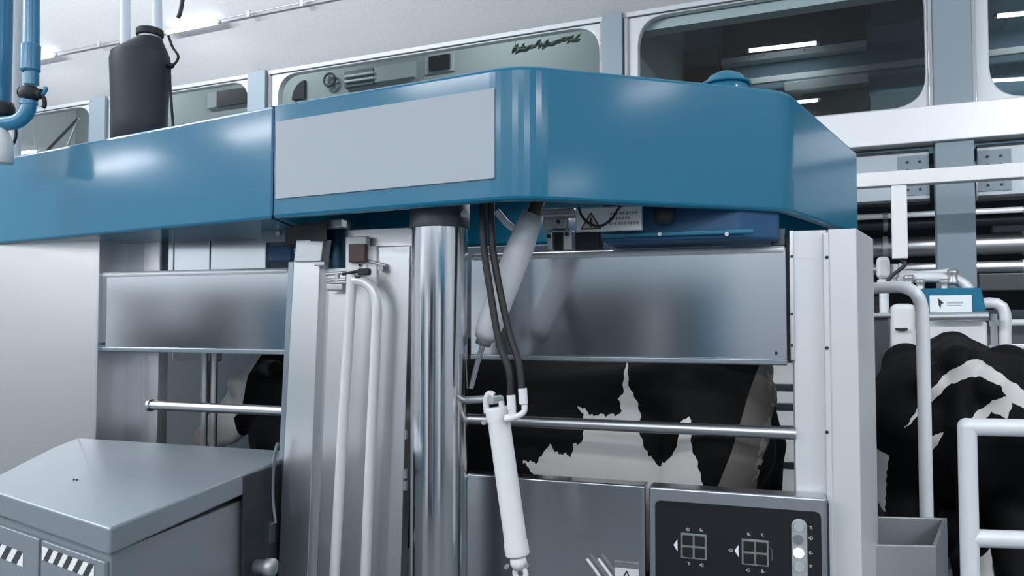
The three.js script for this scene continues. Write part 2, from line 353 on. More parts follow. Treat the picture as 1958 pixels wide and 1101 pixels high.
single('dark_hopper', 'dark square hopper under the pipes past the grey pillar', 'hopper', hbox(1895, 428, 1962, 448, -7.9, .4, .02), M.dark);
single('dark_screen', 'dark screen panel under the polished pipe past the grey pillar', 'panel', hbox(1872, 522, 1975, 556, -6.9, .06, .01), M.dark);
single('machine_bank', 'dark bank of machinery deep under the gallery', 'machinery', [hb(-3, UR - 1.3, 0, 1.7, -10.4, -9.6, .02), hb(-2.5, -.4, 1.7, 2.1, -10.2, -9.7, .02)], M.darkSteel);
// white cable tray with the hanging leg
{
  const w = -5.55, a = fw(1560, 349, w), b = fw(2040, 327, w), y = fw(1780, 338, w).y, h = fw(1718, 345, w), l = fw(1718, 495, w);
  const t = thing('cable_tray', 'white overhead cable tray with one leg hanging down before the pipes', 'tray', V(a.x, y, w).applyMatrix4(hallM));
  mesh('tray_beam', hb(a.x, b.x, y - .045, y + .045, w - .05, w + .05, .006), M.white, t);
  mesh('hanging_leg', hb(h.x - .045, h.x + .045, l.y, y - .045, w - .04, w + .04, .006), M.white, t);
  mesh('cable', tube([V(h.x, l.y, w), V(h.x + .03, l.y - .03, w), V(h.x - .06, l.y - .12, w), V(h.x - .1, l.y - .2, w)], .012, 20, 8).applyMatrix4(hallM), M.plasticDark, t);
}

// second milking machine
{
  const w = -5.72, g = (px, py, q = w) => fw(px, py, q);
  const b0 = g(1768, 606), b1 = g(1884, 553), t = thing('far_milking_machine', 'far milking machine with a blue head over a white body beyond the second cow', 'machine', V((b0.x + b1.x) / 2, 0, w).applyMatrix4(hallM));
  const sh = new THREE.Shape(), H0 = b0.y, H1 = b1.y; sh.moveTo(b0.x + .03, H0); sh.lineTo(b1.x, H0); sh.lineTo(b1.x - .03, H1); sh.lineTo(b0.x, H1); sh.closePath();
  const head = mesh('blue_head', new THREE.ExtrudeGeometry(sh, { depth: .3, bevelEnabled: true, bevelSize: .012, bevelThickness: .012, bevelSegments: 2 }).translate(0, 0, w - .32).applyMatrix4(hallM), M.paint, t);
  const l0 = g(1778, 597), l1 = g(1858, 564);
  mesh('white_label', hb(l0.x, l1.x, l0.y, l1.y, w - .005, w + .006, .004), M.white, head);
  const tx = canvasTex(256, 110, (x, a, b) => { x.fillStyle = '#e8f0f2'; x.fillRect(0, 0, a, b); x.fillStyle = '#222a30'; x.beginPath(); x.moveTo(52, 18); x.lineTo(86, 50); x.lineTo(70, 58); x.lineTo(66, 86); x.lineTo(54, 62); x.closePath(); x.fill(); x.fillStyle = '#aab8bd'; x.fillRect(104, 42, 100, 12); x.fillRect(104, 62, 90, 8); });
  const pf = printFace(V(l0.x, l0.y, w + .0075), V(l1.x, l0.y, w + .0075), l1.y - l0.y, 0).applyMatrix4(hallM);
  mesh('label_print', pf, std(0xffffff, .5, 0, { map: tx }), head, true);
  const p0 = g(1772, 720), p1 = g(1888, 614);
  mesh('white_body', hb(p0.x, p1.x, .1, p1.y, w - .38, w, .02), M.white, t);
  mesh('bumper_rail', rod(g(1772, 606, w + .06).applyMatrix4(hallM), g(1890, 604, w + .06).applyMatrix4(hallM), .028), M.galv, t);
  mesh('machine_foot', hb(p0.x + .02, p1.x - .02, 0, .1, w - .36, w - .05), M.dark, t);
  const q0 = g(1706, 690), q1 = g(1752, 580);
  mesh('side_cover', hb(q0.x, q1.x, .1, q1.y, w - .4, w - .02, .04), M.white, t);
  mesh('side_foot', hb(q0.x + .02, q1.x - .02, 0, .1, w - .35, w - .06), M.dark, t);
  mesh('cover_shelf', hbox(1712, 627, 1736, 631, w + .03, .05, .004), M.dark, t);
  // machinery on top: pipes, elbows and couplings
  const A = (px, py, q) => g(px, py, q).applyMatrix4(hallM);
  mesh('vacuum_pipe', tube([A(1680, 545, w - .1), A(1720, 534, w - .1), A(1790, 530, w - .1), A(1825, 534, w - .1), A(1846, 546, w - .1), A(1856, 560, w - .1)], .035), M.pipe, t);
  mesh('cross_pipe', tube([A(1715, 524, w - .2), A(1760, 526, w - .2), A(1815, 522, w - .2)], .03), M.white, t);
  for (const [px, py] of [[1708, 538], [1738, 540], [1760, 548], [1806, 548], [1822, 530]]) { const c = A(px, py, w - .06); mesh('pipe_coupling', latheOn(c.clone().setY(c.y - .05), c.clone().setY(c.y + .05), [[0, 0], [.03, 0], [.036, .2], [.026, .4], [.026, .7], [.036, .8], [.03, 1], [0, 1]], 12), M.galv, t); }
  mesh('valve_stack', [rod(A(1710, 556, w - .1), A(1712, 505, w - .1), .03), rod(A(1690, 552, w - .1), A(1724, 505, w - .1), .018)], M.galv, t);
}
// rails round the second machine
{
  const w = -5.8, A = (px, py, q = w) => fw(px, py, q).applyMatrix4(hallM), foot = (p) => V(p.x, 0, p.z);
  const e = A(1922, 640);
  const t = thing('far_stall_rail', 'pale bent pipe rail past the far machine', 'rail', foot(e));
  mesh('bent_pipe', tube([A(1880, 580), A(1902, 579), A(1916, 586), A(1922, 604), e, foot(e)], .035), M.pipe, t);
  for (const y of [618, 665]) mesh('cross_bar', rod(A(1892, y, w - .1), A(1975, y - 2, w - .1), .02), M.pipe, t);
  mesh('second_post', rod(A(1900, 600, w - .1), foot(A(1900, 640, w - .1)), .02), M.pipe, t);
  mesh('third_post', rod(A(1966, 600, w - .1), foot(A(1966, 640, w - .1)), .02), M.pipe, t);
  const c = thing('far_hood', 'white cylinder hood high behind the hanging tray leg', 'hood', A(1688, 520, -5.75).setY(0));
  mesh('hood_shell', hbox(1676, 490, 1702, 532, -5.75, .15, .03), M.white, c);
  mesh('hood_post', rod(A(1690, 530, -5.82), foot(A(1690, 600, -5.82)), .03), M.pipe, c);
  const k = thing('stall_divider', 'dark grey steel divider sheet between the column and the second cow', 'divider', foot(A(1690, 700, -4.9)));
  mesh('divider_sheet', hbox(1640, 604, 1703, 1000, -4.9, .04, .006), M.darkSteel, k);
  mesh('divider_edge', rod(A(1640, 604, -4.88), A(1703, 603, -4.88), .016), M.galv, k);
  single('dark_backdrop_cabinet', 'black cabinet in the gap beneath the bent pole top', 'cabinet', hbox(1650, 566, 1698, 900, -6.0, .2, .02), M.black);
}

// ================================================================ THE MILKING STALL
const ZS = -2.5;
// ---- blue canopy
const cam2 = (L, D) => { const s = Math.sin(18.5 * Math.PI / 180), c = Math.cos(18.5 * Math.PI / 180); return [-s * D + c * L, -c * D - s * L]; };
const K1 = cam2(.0145, 2.053), K2 = cam2(.815, 2.298), K3 = cam2(1.31, 2.95), K0 = cam2(-.751, 2.455), KL = cam2(-2.134, 3.27);
const CB = 1.6 + .312, CT = 1.6 + .674;
{
  const ext = (a, b, s) => [a[0] + (b[0] - a[0]) * s, a[1] + (b[1] - a[1]) * s];
  const KX = ext(K0, KL, 1.55), back = [-.32, -1.0];
  const t = thing('milking_robot_canopy', 'large glossy blue canopy housing with a blank pale sign plate over the milking stall', 'canopy', V(K1[0], CB, K1[1]));
  const ring = (pts, r, ri) => { const s = plan(pts, r); const q = inset(pts, .035); s.holes.push(plan(q, ri)); return s; };
  const B0 = [K0[0] + back[0], K0[1] + back[1]], BX = [KX[0] + back[0], KX[1] + back[1]], B3 = [K3[0] - .05, K3[1] - .1];
  const K0a = ext(K0, KL, .003);
  const fr = [K0, K1, K2, K3, B3, B0];
  let g = slab(ring(fr, [.004, .085, .06, .03, .02, .004], [.004, .06, .04, .02, .01, .004]), CB, CT, .012);
  // the end of the housing falls a little towards the back
  const drop = (geo) => { const p = geo.attributes.position; for (let i = 0; i < p.count; i++) { const x = p.getX(i), z = p.getZ(i), s = Math.min(1, Math.max(0, ((x - K2[0]) * (K3[0] - K2[0]) + (z - K2[1]) * (K3[1] - K2[1])) / ((K3[0] - K2[0]) ** 2 + (K3[1] - K2[1]) ** 2))), f = Math.max(0, (p.getY(i) - CB) / (CT - CB)); p.setY(i, p.getY(i) - .05 * s * f * (z < K2[1] + .05 && x > K2[0] - .1 ? 1 : 0)); } return geo; };
  mesh('front_housing', [drop(g), slab(plan(inset(fr, .03), .03), CT - .075, CT - .055)], M.paint, t);
  const lf = [K0a, [K0a[0] + back[0], K0a[1] + back[1]], BX, KX];
  mesh('rear_housing', [slab(ring(lf, .004, .004), CB, CT - .002, .01), slab(plan(inset(lf, .03), .004), CT - .07, CT - .05)], M.paint, t);
  // sign plate on the front face
  const F0 = V(K0[0], 0, K0[1]), F1 = V(K1[0], 0, K1[1]), dir = F1.clone().sub(F0).normalize(), nrm = dir.clone().cross(UP), LL = F0.distanceTo(F1);
  const s0 = F0.clone().addScaledVector(dir, .012).addScaledVector(nrm, .005), s1 = F0.clone().addScaledVector(dir, LL - .068).addScaledVector(nrm, .005);
  s0.y = s1.y = 1.6 + .372; mesh('sign_plate', plate(s0, s1, .245, .006, .002), M.sign, t);
  // seam cover strip and round cap on the roof
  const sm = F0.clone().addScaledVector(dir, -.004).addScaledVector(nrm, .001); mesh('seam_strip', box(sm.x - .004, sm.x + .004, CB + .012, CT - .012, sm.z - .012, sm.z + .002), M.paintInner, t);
  const dc = pt(1388, 166, 2.42); dc.y = CT - .06; const cap = mesh('roof_cap', latheOn(dc, dc.clone().setY(CT + .085), [[0, 0], [.066, 0], [.07, .5], [.066, .74], [.05, .9], [.025, .985], [0, 1]], 32), M.paint, t);
  mesh('cap_rim', new THREE.TorusGeometry(.07, .006, 8, 32).rotateX(Math.PI / 2).translate(dc.x, CT + .045, dc.z), M.paint, cap);
  mesh('soffit_sheet', slab(plan(inset([K0, K1, [K2[0] - .3, K2[1] + .02], [K2[0] - .3, -2.9], [B0[0], -2.9]], .05), .01), CT - .14, CT - .125), M.darkSteel, t);
}
// inner blue housing seen under the rim, with its chamfered end
{
  const a = fz(1150, 430, -2.36), b = fz(1455, 430, -2.36), c = fz(1490, 440, -2.42), y0 = fz(1300, 459, -2.36).y;
  const t = thing('inner_blue_beam', 'inner blue beam with a bevelled end tucked under the canopy rim', 'beam', V((a.x + b.x) / 2, y0, -2.4));
  const sh = plan([[a.x, -2.36], [b.x - .06, -2.36], [c.x, -2.45], [c.x, -2.6], [a.x, -2.6]], .012);
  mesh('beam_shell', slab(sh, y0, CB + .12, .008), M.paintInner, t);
  mesh('beam_lip', box(a.x, c.x - .07, y0 + .012, y0 + .026, -2.36, -2.348, .004), M.paint, t);
  for (const px of [1262, 1390]) { const p = fz(px, 448, -2.355); mesh('screw', rod(p, p.clone().setZ(-2.345), .006), M.galv, t); }
  const k = fz(1270, 405, -2.33); single('cable_gland', 'dark round cable gland under the canopy rim beside the warning label', 'gland', latheOn(k.clone().setY(CB + .02), k.clone().setY(CB - .035), [[0, 0], [.03, 0], [.03, .6], [.022, .95], [0, 1]], 18), M.plasticDark);
}
// warning label plate
{
  const z = -2.3, a = fz(1101, 441, z), b = fz(1228, 441, z), h = fz(1165, 400, z).y - a.y + .012;
  const t = thing('warning_plate', 'white warning plate with a triangle and black lettering hanging under the canopy rim', 'sign', a.clone().lerp(b, .5));
  a.y = b.y = fz(1165, 442, z).y; mesh('plate_back', plate(a, b, h, .006, .002), M.white, t);
  const tx = canvasTex(768, 280, (x, w, hh) => {
    x.fillStyle = '#dfe3e2'; x.fillRect(0, 0, w, hh); x.strokeStyle = '#777'; x.lineWidth = 4; x.strokeRect(6, 6, w - 12, hh - 12);
    x.fillStyle = '#b9ab9c'; x.strokeStyle = '#23252a'; x.lineWidth = 16; x.lineJoin = 'round'; x.beginPath(); x.moveTo(180, 62); x.lineTo(292, 244); x.lineTo(66, 244); x.closePath(); x.fill(); x.stroke();
    x.fillStyle = '#1c1e22'; x.fillRect(170, 118, 20, 70); x.fillRect(170, 202, 20, 20);
    x.fillStyle = '#2f3338'; [[400, 70, 310], [390, 128, 230], [380, 186, 330]].forEach(([sx, y, n]) => { for (let i = 0; i < n; i += 36) { for (let q = 0; q < 5; q++) x.fillRect(sx + i + rnd() * 8, y + q * 7 - 6, 14 + rnd() * 14, 3); for (let q = 0; q < 3; q++) x.fillRect(sx + i + 2 + rnd() * 22, y - 8, 3, 20 + rnd() * 14); } });
  });
  mesh('plate_print', printFace(a, b, h, .0015), std(0xffffff, .5, 0, { map: tx }), t, true);
  // cable loop hanging before the plate
  single('cable_loop', 'black cable loop drooping in front of the warning plate', 'cable', tube([[1106, 396], [1112, 412], [1128, 428], [1148, 432], [1168, 420], [1182, 400], [1188, 392]].map(([x, y]) => fz(x, y, z + .05)), .004, 40, 8), M.rubber);
}
// brackets under the canopy between the plunger tube and the label
{
  const z = -2.34, t = thing('hinge_bracket', 'pale cast hinge bracket with a dark slot above the stall panel', 'bracket', fz(1060, 480, z));
  mesh('bracket_arm', [zbox(1032, 398, 1098, 414, z, .06, .006), zbox(1036, 414, 1085, 440, z - .03, .05, .012)], M.galv, t);
  mesh('bracket_leg', zbox(1046, 442, 1056, 478, z, .05, .004), M.galv, t); mesh('bracket_leg', zbox(1076, 440, 1093, 478, z, .05, .004), M.galv, t);
  mesh('slot_block', zbox(1056, 444, 1077, 478, z - .02, .04, .002), M.black, t);
  for (const [px, py] of [[1084, 448], [1068, 424], [1050, 452]]) { const p = fz(px, py, z); mesh('bolt', rod(p, p.clone().setZ(z + .008), .006), M.dark, t); }
  single('black_block', 'black mounting block between the hinge bracket and the inner blue beam', 'block', zbox(1098, 440, 1146, 476, -2.42, .06, .004), M.dark);
  const arc = []; for (let k = 0; k <= 8; k++) { const a = k / 8; arc.push(fz(950 + 42 * a, 404 + 36 * Math.sin(a * 1.5), -2.28)); }
  single('clear_conduit', 'pale bent conduit under the canopy beside the black hoses', 'conduit', tube(arc, .011, 24, 10), M.frost);
}
// ---- stall sheets: upper panels, rail, back sheets
function stallPanel(x0, yt0, x1, y1, label, z, screws) {
  const a = fz(x0, yt0, z), b = fz(x1, yt0, z), m = (x0 + x1) / 2, yt = fz(m, yt0, z).y, yb = fz(m, y1, z).y;
  const t = thing('splash_panel', label, 'panel', V((a.x + b.x) / 2, yb, z));
  mesh('panel_sheet', box(a.x, b.x, yb + .012, yt - .008, z - .02, z, .003), M.steelShiny, t);
  mesh('top_roll', new THREE.CapsuleGeometry(.013, Math.abs(b.x - a.x) - .026, 4, 12).rotateZ(Math.PI / 2).translate((a.x + b.x) / 2, yt - .008, z - .008), M.whiteSteel, t);
  mesh('bottom_lip', box(a.x, b.x, yb - .002, yb + .018, z - .09, z + .008, .005), M.steelGrey, t);
  for (const [px, py] of screws) { const p = fz(px, py, z); mesh('screw', rod(p, p.clone().setZ(z + .004), .005), M.dark, t); }
}
stallPanel(190, 518, 552, 674, 'mirror steel splash panel over the cow head beside the brushed cabinet wall', ZS + .025, [[198, 657], [346, 664]]);
stallPanel(900, 480, 1503, 692, 'wide mirror steel splash panel with a rolled top edge over the cow flank', ZS, [[1484, 675]]);
{
  const a = fz(288, 778, ZS), b = fz(1522, 824, ZS), y = (a.y + b.y) / 2;
  const t = thing('stall_rail', 'long round steel rail running across the stall in front of the cow', 'rail', V((a.x + b.x) / 2, y, ZS));
  mesh('rail_bar', rod(V(a.x, y, ZS), V(b.x, y, ZS), .0185), M.tube, t);
  mesh('end_flange', rod(V(a.x - .006, y, ZS), V(a.x + .006, y, ZS), .024), M.tube, t);
}
// brushed cabinet wall and the narrow sheets beside it
{
  const z = -2.46, a = fz(190, 600, z), yt = 2.02;
  const t = thing('cabinet_wall', 'tall brushed steel cabinet wall behind the sloping lid', 'panel', V(a.x - .6, 0, z));
  mesh('wall_sheet', box(a.x - 1.3, a.x - .012, 0, yt, z - .2, z, .004), M.steelSoft, t);
  mesh('edge_fold', box(a.x - .012, a.x, 0, yt, z - .2, z + .006, .003), M.steel, t);
  const xs = [190, 222, 276, 310].map((p) => fz(p, 600, z - .14).x);
  for (let k = 0; k < 3; k++) single('narrow_sheet', ['narrowest vertical steel sheet next to the brushed cabinet wall', 'middle vertical steel sheet between two thin seams beside the cabinet wall', 'folded vertical steel post sheet nearest the rail end'][k], 'panel', box(xs[k] + .002, xs[k + 1] - .002, 0, 2.02, z - .18, z - .14 + (k === 2 ? .015 : 0), .004), M.steel);
  // upper mirror sheets under the canopy
  const u = [310, 322, 392, 500].map((p) => fz(p, 480, z - .12).x), yb = fz(400, 512, z - .12).y - .03;
  for (let k = 0; k < 3; k++) single('upper_sheet', ['slim dark mirror sheet under the canopy above the splash panel', 'square mirror sheet under the canopy with blurred teal reflections', 'pale mirror sheet under the canopy next to the gate post'][k], 'panel', box(u[k] + .002, u[k + 1] - .002, yb, 2.0, z - .18, z - .15, .003), M.steelShiny);
  // recess behind the head: box, tall bars
  const q = -3.2;
  single('feed_recess', 'grey steel recess wall behind the cow muzzle', 'panel', box(fz(296, 700, q).x, fz(398, 700, q).x, .4, 1.9, q - .04, q, .005), M.steel);
  single('recess_cover', 'pale steel cover box at the top of the feed recess', 'box', zbox(328, 664, 398, 692, -2.95, .1, .01), M.steelSoft);
  const bars = thing('feed_bars', 'pair of upright steel bars in front of the cow face', 'bars', fz(402, 780, -2.72).setY(0));
  for (const px of [392, 410]) { const p = fz(px, 700, -2.72); mesh('upright_bar', rod(V(p.x, .3, p.z), V(p.x, 1.62, p.z), .014), M.tube, bars); }
  mesh('bar_foot', box(fz(386, 700, -2.72).x, fz(416, 700, -2.72).x, 0, .3, -2.76, -2.68, .005), M.steel, bars);
  single('stall_far_sheet', 'dull dark steel sheet closing the stall behind the cow', 'panel', box(-3.0, .3, .2, 1.95, -3.62, -3.58, .004), M.steelGrey);
}
// blue bracket under the canopy by the gate post
{
  const z = -2.38, t = thing('canopy_bracket', 'folded blue sheet bracket with a bolt under the canopy seam', 'bracket', fz(530, 460, z));
  mesh('bracket_sheet', zbox(498, 434, 560, 462, z, .02, .004), M.pillar, t);
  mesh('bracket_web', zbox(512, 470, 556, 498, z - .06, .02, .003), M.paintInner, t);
  const p = fz(535, 447, z); mesh('bolt', rod(p, p.clone().setZ(z + .012), .008), M.galv, t);
  single('black_hood', 'black angled hood above the gate post under the canopy', 'hood', [slab(plan([xz(fz(545, 460, -2.3)), xz(fz(625, 460, -2.2)), xz(fz(625, 460, -2.42)), xz(fz(560, 460, -2.45))], .004), fz(590, 462, -2.25).y, CB + .004)], M.black);
  single('dark_tank', 'dark blue upright canister between the gate post and the latch block', 'canister', latheOn(fz(645, 520, -2.36), fz(645, 420, -2.36), [[0, 0], [.045, 0], [.05, .04], [.05, .95], [0, 1]], 24), std(0x24445a, .35, .5));
  single('clip_bracket', 'small pale clip bracket under the canopy above the dark canister', 'bracket', zbox(618, 418, 652, 436, -2.22, .04, .006), M.galv);
}
for (const [x0, x1, q] of [[-2.6, -1.9, 'over the cow head'], [-1.0, -.3, 'over the cow flank']]) {  // unseen lamps added to brighten the cow inside the stall
  const c = V((x0 + x1) / 2, 2.09, -2.72), t = thing('added_stall_light', 'added unseen slim white light under the canopy ' + q, 'light', c);
  mesh('light_tube', box(x0, x1, 2.075, 2.095, -2.735, -2.705, .006), M.glow, t); mesh('light_base', box(x0 - .01, x1 + .01, 2.095, q.includes('head') ? CT - .069 : CT - .139, -2.74, -2.70, .004), M.galv, t);
  const l = new THREE.RectAreaLight(0xf8faff, q.includes('head') ? 75 : 26, x1 - x0, .05); l.position.set(0, -.022, 0); l.rotation.set(-Math.PI / 2, 0, 0); t.add(l);
}
// ---- gate: post, door sheet, handle bars, latch
{
  const z = -2.25, P = (px, py, q = z) => fz(px, py, q), lo = 1220;
  const quadBox = (x0t, x1t, x0b, x1b, yt, yb, zf, d) => {                               // slightly leaning upright sheet
    const a = P(x0t, yt, zf), b = P(x1t, yt, zf), c = P(x0b, yb, zf), e = P(x1b, yb, zf), y1 = (a.y + b.y) / 2, y0 = (c.y + e.y) / 2;
    const sh = new THREE.Shape(); sh.moveTo(c.x, y0); sh.lineTo(e.x, y0); sh.lineTo(b.x, y1); sh.lineTo(a.x, y1); sh.closePath();
    return new THREE.ExtrudeGeometry(sh, { depth: d - .006, bevelEnabled: true, bevelSize: .003, bevelThickness: .003, bevelOffset: -.003, bevelSegments: 2 }).translate(0, 0, zf - d + .003);
  };
  const t = thing('sliding_gate', 'leaning bright steel gate with two bent handle tubes beside the polished column', 'gate', P(640, 1101).setY(0));
  const post = mesh('gate_post', quadBox(562, 612, 525, 584, 492, lo, z, .12), M.steelSoft, t);
  mesh('post_cap', quadBox(566, 619, 562, 613, 458, 500, z + .012, .05), M.galv, post);
  mesh('cap_clip', zbox(600, 500, 620, 508, z + .02, .03, .003), M.galv, post);
  mesh('side_fold', quadBox(551, 562, 516, 527, 500, lo, z - .03, .09), M.steelGrey, post);
  mesh('door_sheet', quadBox(664, 790, 628, 764, 436, lo, z - .03, .04), M.steelSoft, t);
  mesh('door_strip', quadBox(619, 668, 592, 632, 512, lo, z - .03, .04), M.steelSoft, t);
  mesh('shadow_gap_strip', quadBox(608, 622, 580, 595, 506, lo, z - .05, .02), M.dark, t);  // dark strip standing in for the shadow between post and door
  mesh('center_fold', quadBox(628, 668, 600, 630, 560, lo, z - .012, .018), M.steelSoft, t);
  mesh('edge_fold', quadBox(722, 784, 697, 762, 470, lo, z - .01, .022), M.steel, t);
  const b1 = mesh('handle_tube', tube([P(672, 524, z + .05), P(671, 560, z + .05), P(656, 810, z + .05), P(634, 1200, z + .05)], .0165, 40, 14), M.whiteSteel, t);
  mesh('handle_tube', tube([P(676, 536, z + .05), P(694, 538, z + .05), P(712, 552, z + .05), P(720, 580, z + .05), P(719, 640, z + .05), P(708, 880, z + .05), P(695, 1200, z + .05)], .0165, 60, 14), M.whiteSteel, t);
  const lb = mesh('latch_block', [zbox(660, 452, 700, 528, z + .01, .03, .004), zbox(694, 470, 720, 545, z + .0, .03, .004)], M.white, t);
  mesh('latch_cover', zbox(666, 466, 697, 501, z + .03, .022, .003), M.brown, lb);
  mesh('latch_lever', [rod(P(655, 524, z + .06), P(684, 519, z + .06), .005), zbox(682, 513, 705, 526, z + .07, .02, .005)], M.black, lb);
  mesh('latch_pin', [rod(P(684, 527, z + .06), P(684, 531, z + .06), .01), rod(P(688, 507, z + .01), P(688, 507, z + .018), .005)], M.dark, lb);
  mesh('hinge_hook', [rod(P(624, 524, z + .03), P(662, 521, z + .03), .006), rod(P(626, 536, z + .03), P(662, 534, z + .03), .006), rod(P(645, 520, z + .03), P(645, 538, z + .03), .008), zbox(622, 540, 655, 556, z + .02, .04, .008)], M.galv, t);
  mesh('knob', [rod(P(727, 512, z), P(727, 512, z + .02), .01), rod(P(690, 495, z), P(738, 508, z), .006)], M.galv, t);
  const k = thing('gate_hinge_pin', 'small steel hinge pins in the gap beside the polished column', 'hinge', P(776, 900, z - .02));
  for (const y of [830, 905, 928]) mesh('hinge_knuckle', rod(P(775, y - 9, z - .02), P(775, y + 9, z - .02), .008), M.tube, k);
}
// dark boxes beside the gate foot
{
  const z = -2.2, t = thing('pump_box', 'dark pump box behind the sloping lid cabinet beside the gate post', 'box', fz(500, 1101, -2.28).setY(0));
  mesh('box_body', box(-1.58, -1.47, 0, 1.0, -2.44, -2.3, .006), M.dark, t);
  mesh('small_relay', zbox(503, 1002, 516, 1040, -2.12, .03, .003), M.darkSteel, t);
  const p = fz(490, 1083, -2.1), q = fz(523, 1085, -2.1); const kn = mesh('round_knob', latheOn(p, q, [[0, 0], [.022, 0], [.022, .55], [.027, .6], [.027, 1], [0, 1]], 20), M.galv, t);
  single('glazed_slot', 'narrow tall glazed slot frame on the side of the gate post', 'frame', [tube([fz(531, 846, z), fz(524, 880, z), fz(521, 950, z), fz(526, 1000, z)], .006, 30, 8)], M.steelGrey);
}
// ---- polished column
{
  const c = fz(840, 700, -2.16), r = .0845, t = thing('polished_column', 'thick polished steel column carrying the canopy in front of the stall', 'column', V(c.x, 0, c.z));
  mesh('column_tube', new THREE.CylinderGeometry(r, r, CB - .02, 48).translate(c.x, (CB - .02) / 2, c.z), M.polished, t);
  mesh('top_collar', latheOn(V(c.x, CB - .045, c.z), V(c.x, CB + .1, c.z), [[r, 0], [r + .006, .02], [r + .006, .25], [r + .004, 1]], 48), M.darkSteel, t);
  mesh('base_flange', latheOn(V(c.x, 0, c.z), V(c.x, .03, c.z), [[0, 0], [.14, 0], [.14, .7], [.13, 1], [r, 1]], 40), M.steel, t);
  const p = fz(886, 410, -2.1); mesh('set_screw', rod(p, p.clone().add(V(.012, 0, .02)), .01), M.galv, t);
}
// ---- plunger tube with rod (upper actuator)
{
  const z = -2.22, P = (x, y, q = z) => fz(x, y, q), a = P(1020, 408), b = P(926, 648), c = P(900, 742);
  const t = thing('plunger_cylinder', 'slanted translucent plunger cylinder with a thin rod beside the polished column', 'cylinder', a);
  mesh('plunger_tube', latheOn(a, b, [[0, 0], [.03, 0], [.036, .1], [.041, .25], [.041, .86], [.036, .95], [.03, 1], [0, 1]], 32), M.frost, t);
  mesh('inner_core', rod(a.clone().lerp(b, .03), a.clone().lerp(b, .9), .024), M.white, t);
  mesh('top_mount', latheOn(P(1030, 382), a.clone().lerp(b, .06), [[0, 0], [.02, 0], [.02, .6], [.03, .7], [.03, 1], [0, 1]], 20), M.brown, t);
  mesh('rod_seal', latheOn(a.clone().lerp(b, .97), b.clone().lerp(c, .12), [[.03, 0], [.031, .3], [.024, .5], [.024, 1], [0, 1]], 24), M.galv, t);
  mesh('plunger_rod', rod(b, c, .0085), M.polished, t);
}
// ---- white actuator
{
  const z = -2.12, P = (x, y, q = z) => fz(x, y, q), a = P(950, 778), b = P(990, 1062);
  const t = thing('white_actuator', 'white air cylinder hanging on a clevis in front of the stall rail', 'cylinder', a);
  mesh('barrel', latheOn(a, b, [[0, 0], [.031, 0], [.0345, .015], [.0345, .09], [.032, .1], [.032, .9], [.0345, .91], [.0345, .99], [.03, 1], [0, 1]], 32), M.white, t);
  const cl = mesh('clevis', [tube([P(931, 790), P(930, 762), P(936, 752), P(945, 756)], .009, 24, 10), tube([P(962, 792), P(958, 766)], .009, 8, 10)], M.white, t);
  mesh('clevis_pin', rod(P(938, 765, z + .02), P(958, 763, z - .02), .012), M.galv, cl);
  mesh('mount_arm', rod(P(893, 765, z - .05), P(940, 762, z - .02), .011), M.galv, t);
  mesh('lower_eye', [latheOn(b, P(993, 1088), [[0, 0], [.022, 0], [.024, .6], [.016, 1], [0, 1]], 20), new THREE.TorusGeometry(.016, .008, 8, 20).translate(P(995, 1096).x, P(995, 1096).y, z)], M.white, t);
  for (const [x, y] of [[927, 807], [970, 1082], [1008, 1080]]) { const p = P(x, y, z + .02); mesh('cap_screw', rod(p, p.clone().setZ(p.z + .012), .006), M.galv, t); }
  mesh('air_fitting', [tube([P(968, 800, z + .03), P(978, 796, z + .03), P(979, 770, z + .03)], .011, 16, 10), tube([P(966, 802, z + .035), P(988, 796, z + .035), P(1002, 786, z + .03), P(1001, 762, z + .03)], .0085, 24, 10)], M.white, t);
  mesh('hose_ferrule', [rod(P(979, 783, z + .03), P(977, 755, z + .03), .0125), rod(P(1001, 772, z + .03), P(999, 742, z + .03), .0125)], M.white, t);
  single('air_hose', 'black air hose ending at the nearer white ferrule beside the actuator clevis', 'hose', tube([P(924, 380, z), P(923, 410, z), P(925, 470, z), P(938, 560, z + .01), P(956, 660, z + .02), P(974, 710, z + .03), P(977, 760, z + .03)], .0105, 60, 12), M.rubber);
  single('air_hose', 'black air hose curving to the bent white elbow fitting beside the actuator', 'hose', tube([P(939, 380, z - .012), P(939, 420, z - .012), P(943, 480, z - .012), P(959, 570, z - .004), P(975, 640, z + .004), P(991, 690, z + .02), P(998, 750, z + .03)], .0105, 60, 12), M.rubber);
}
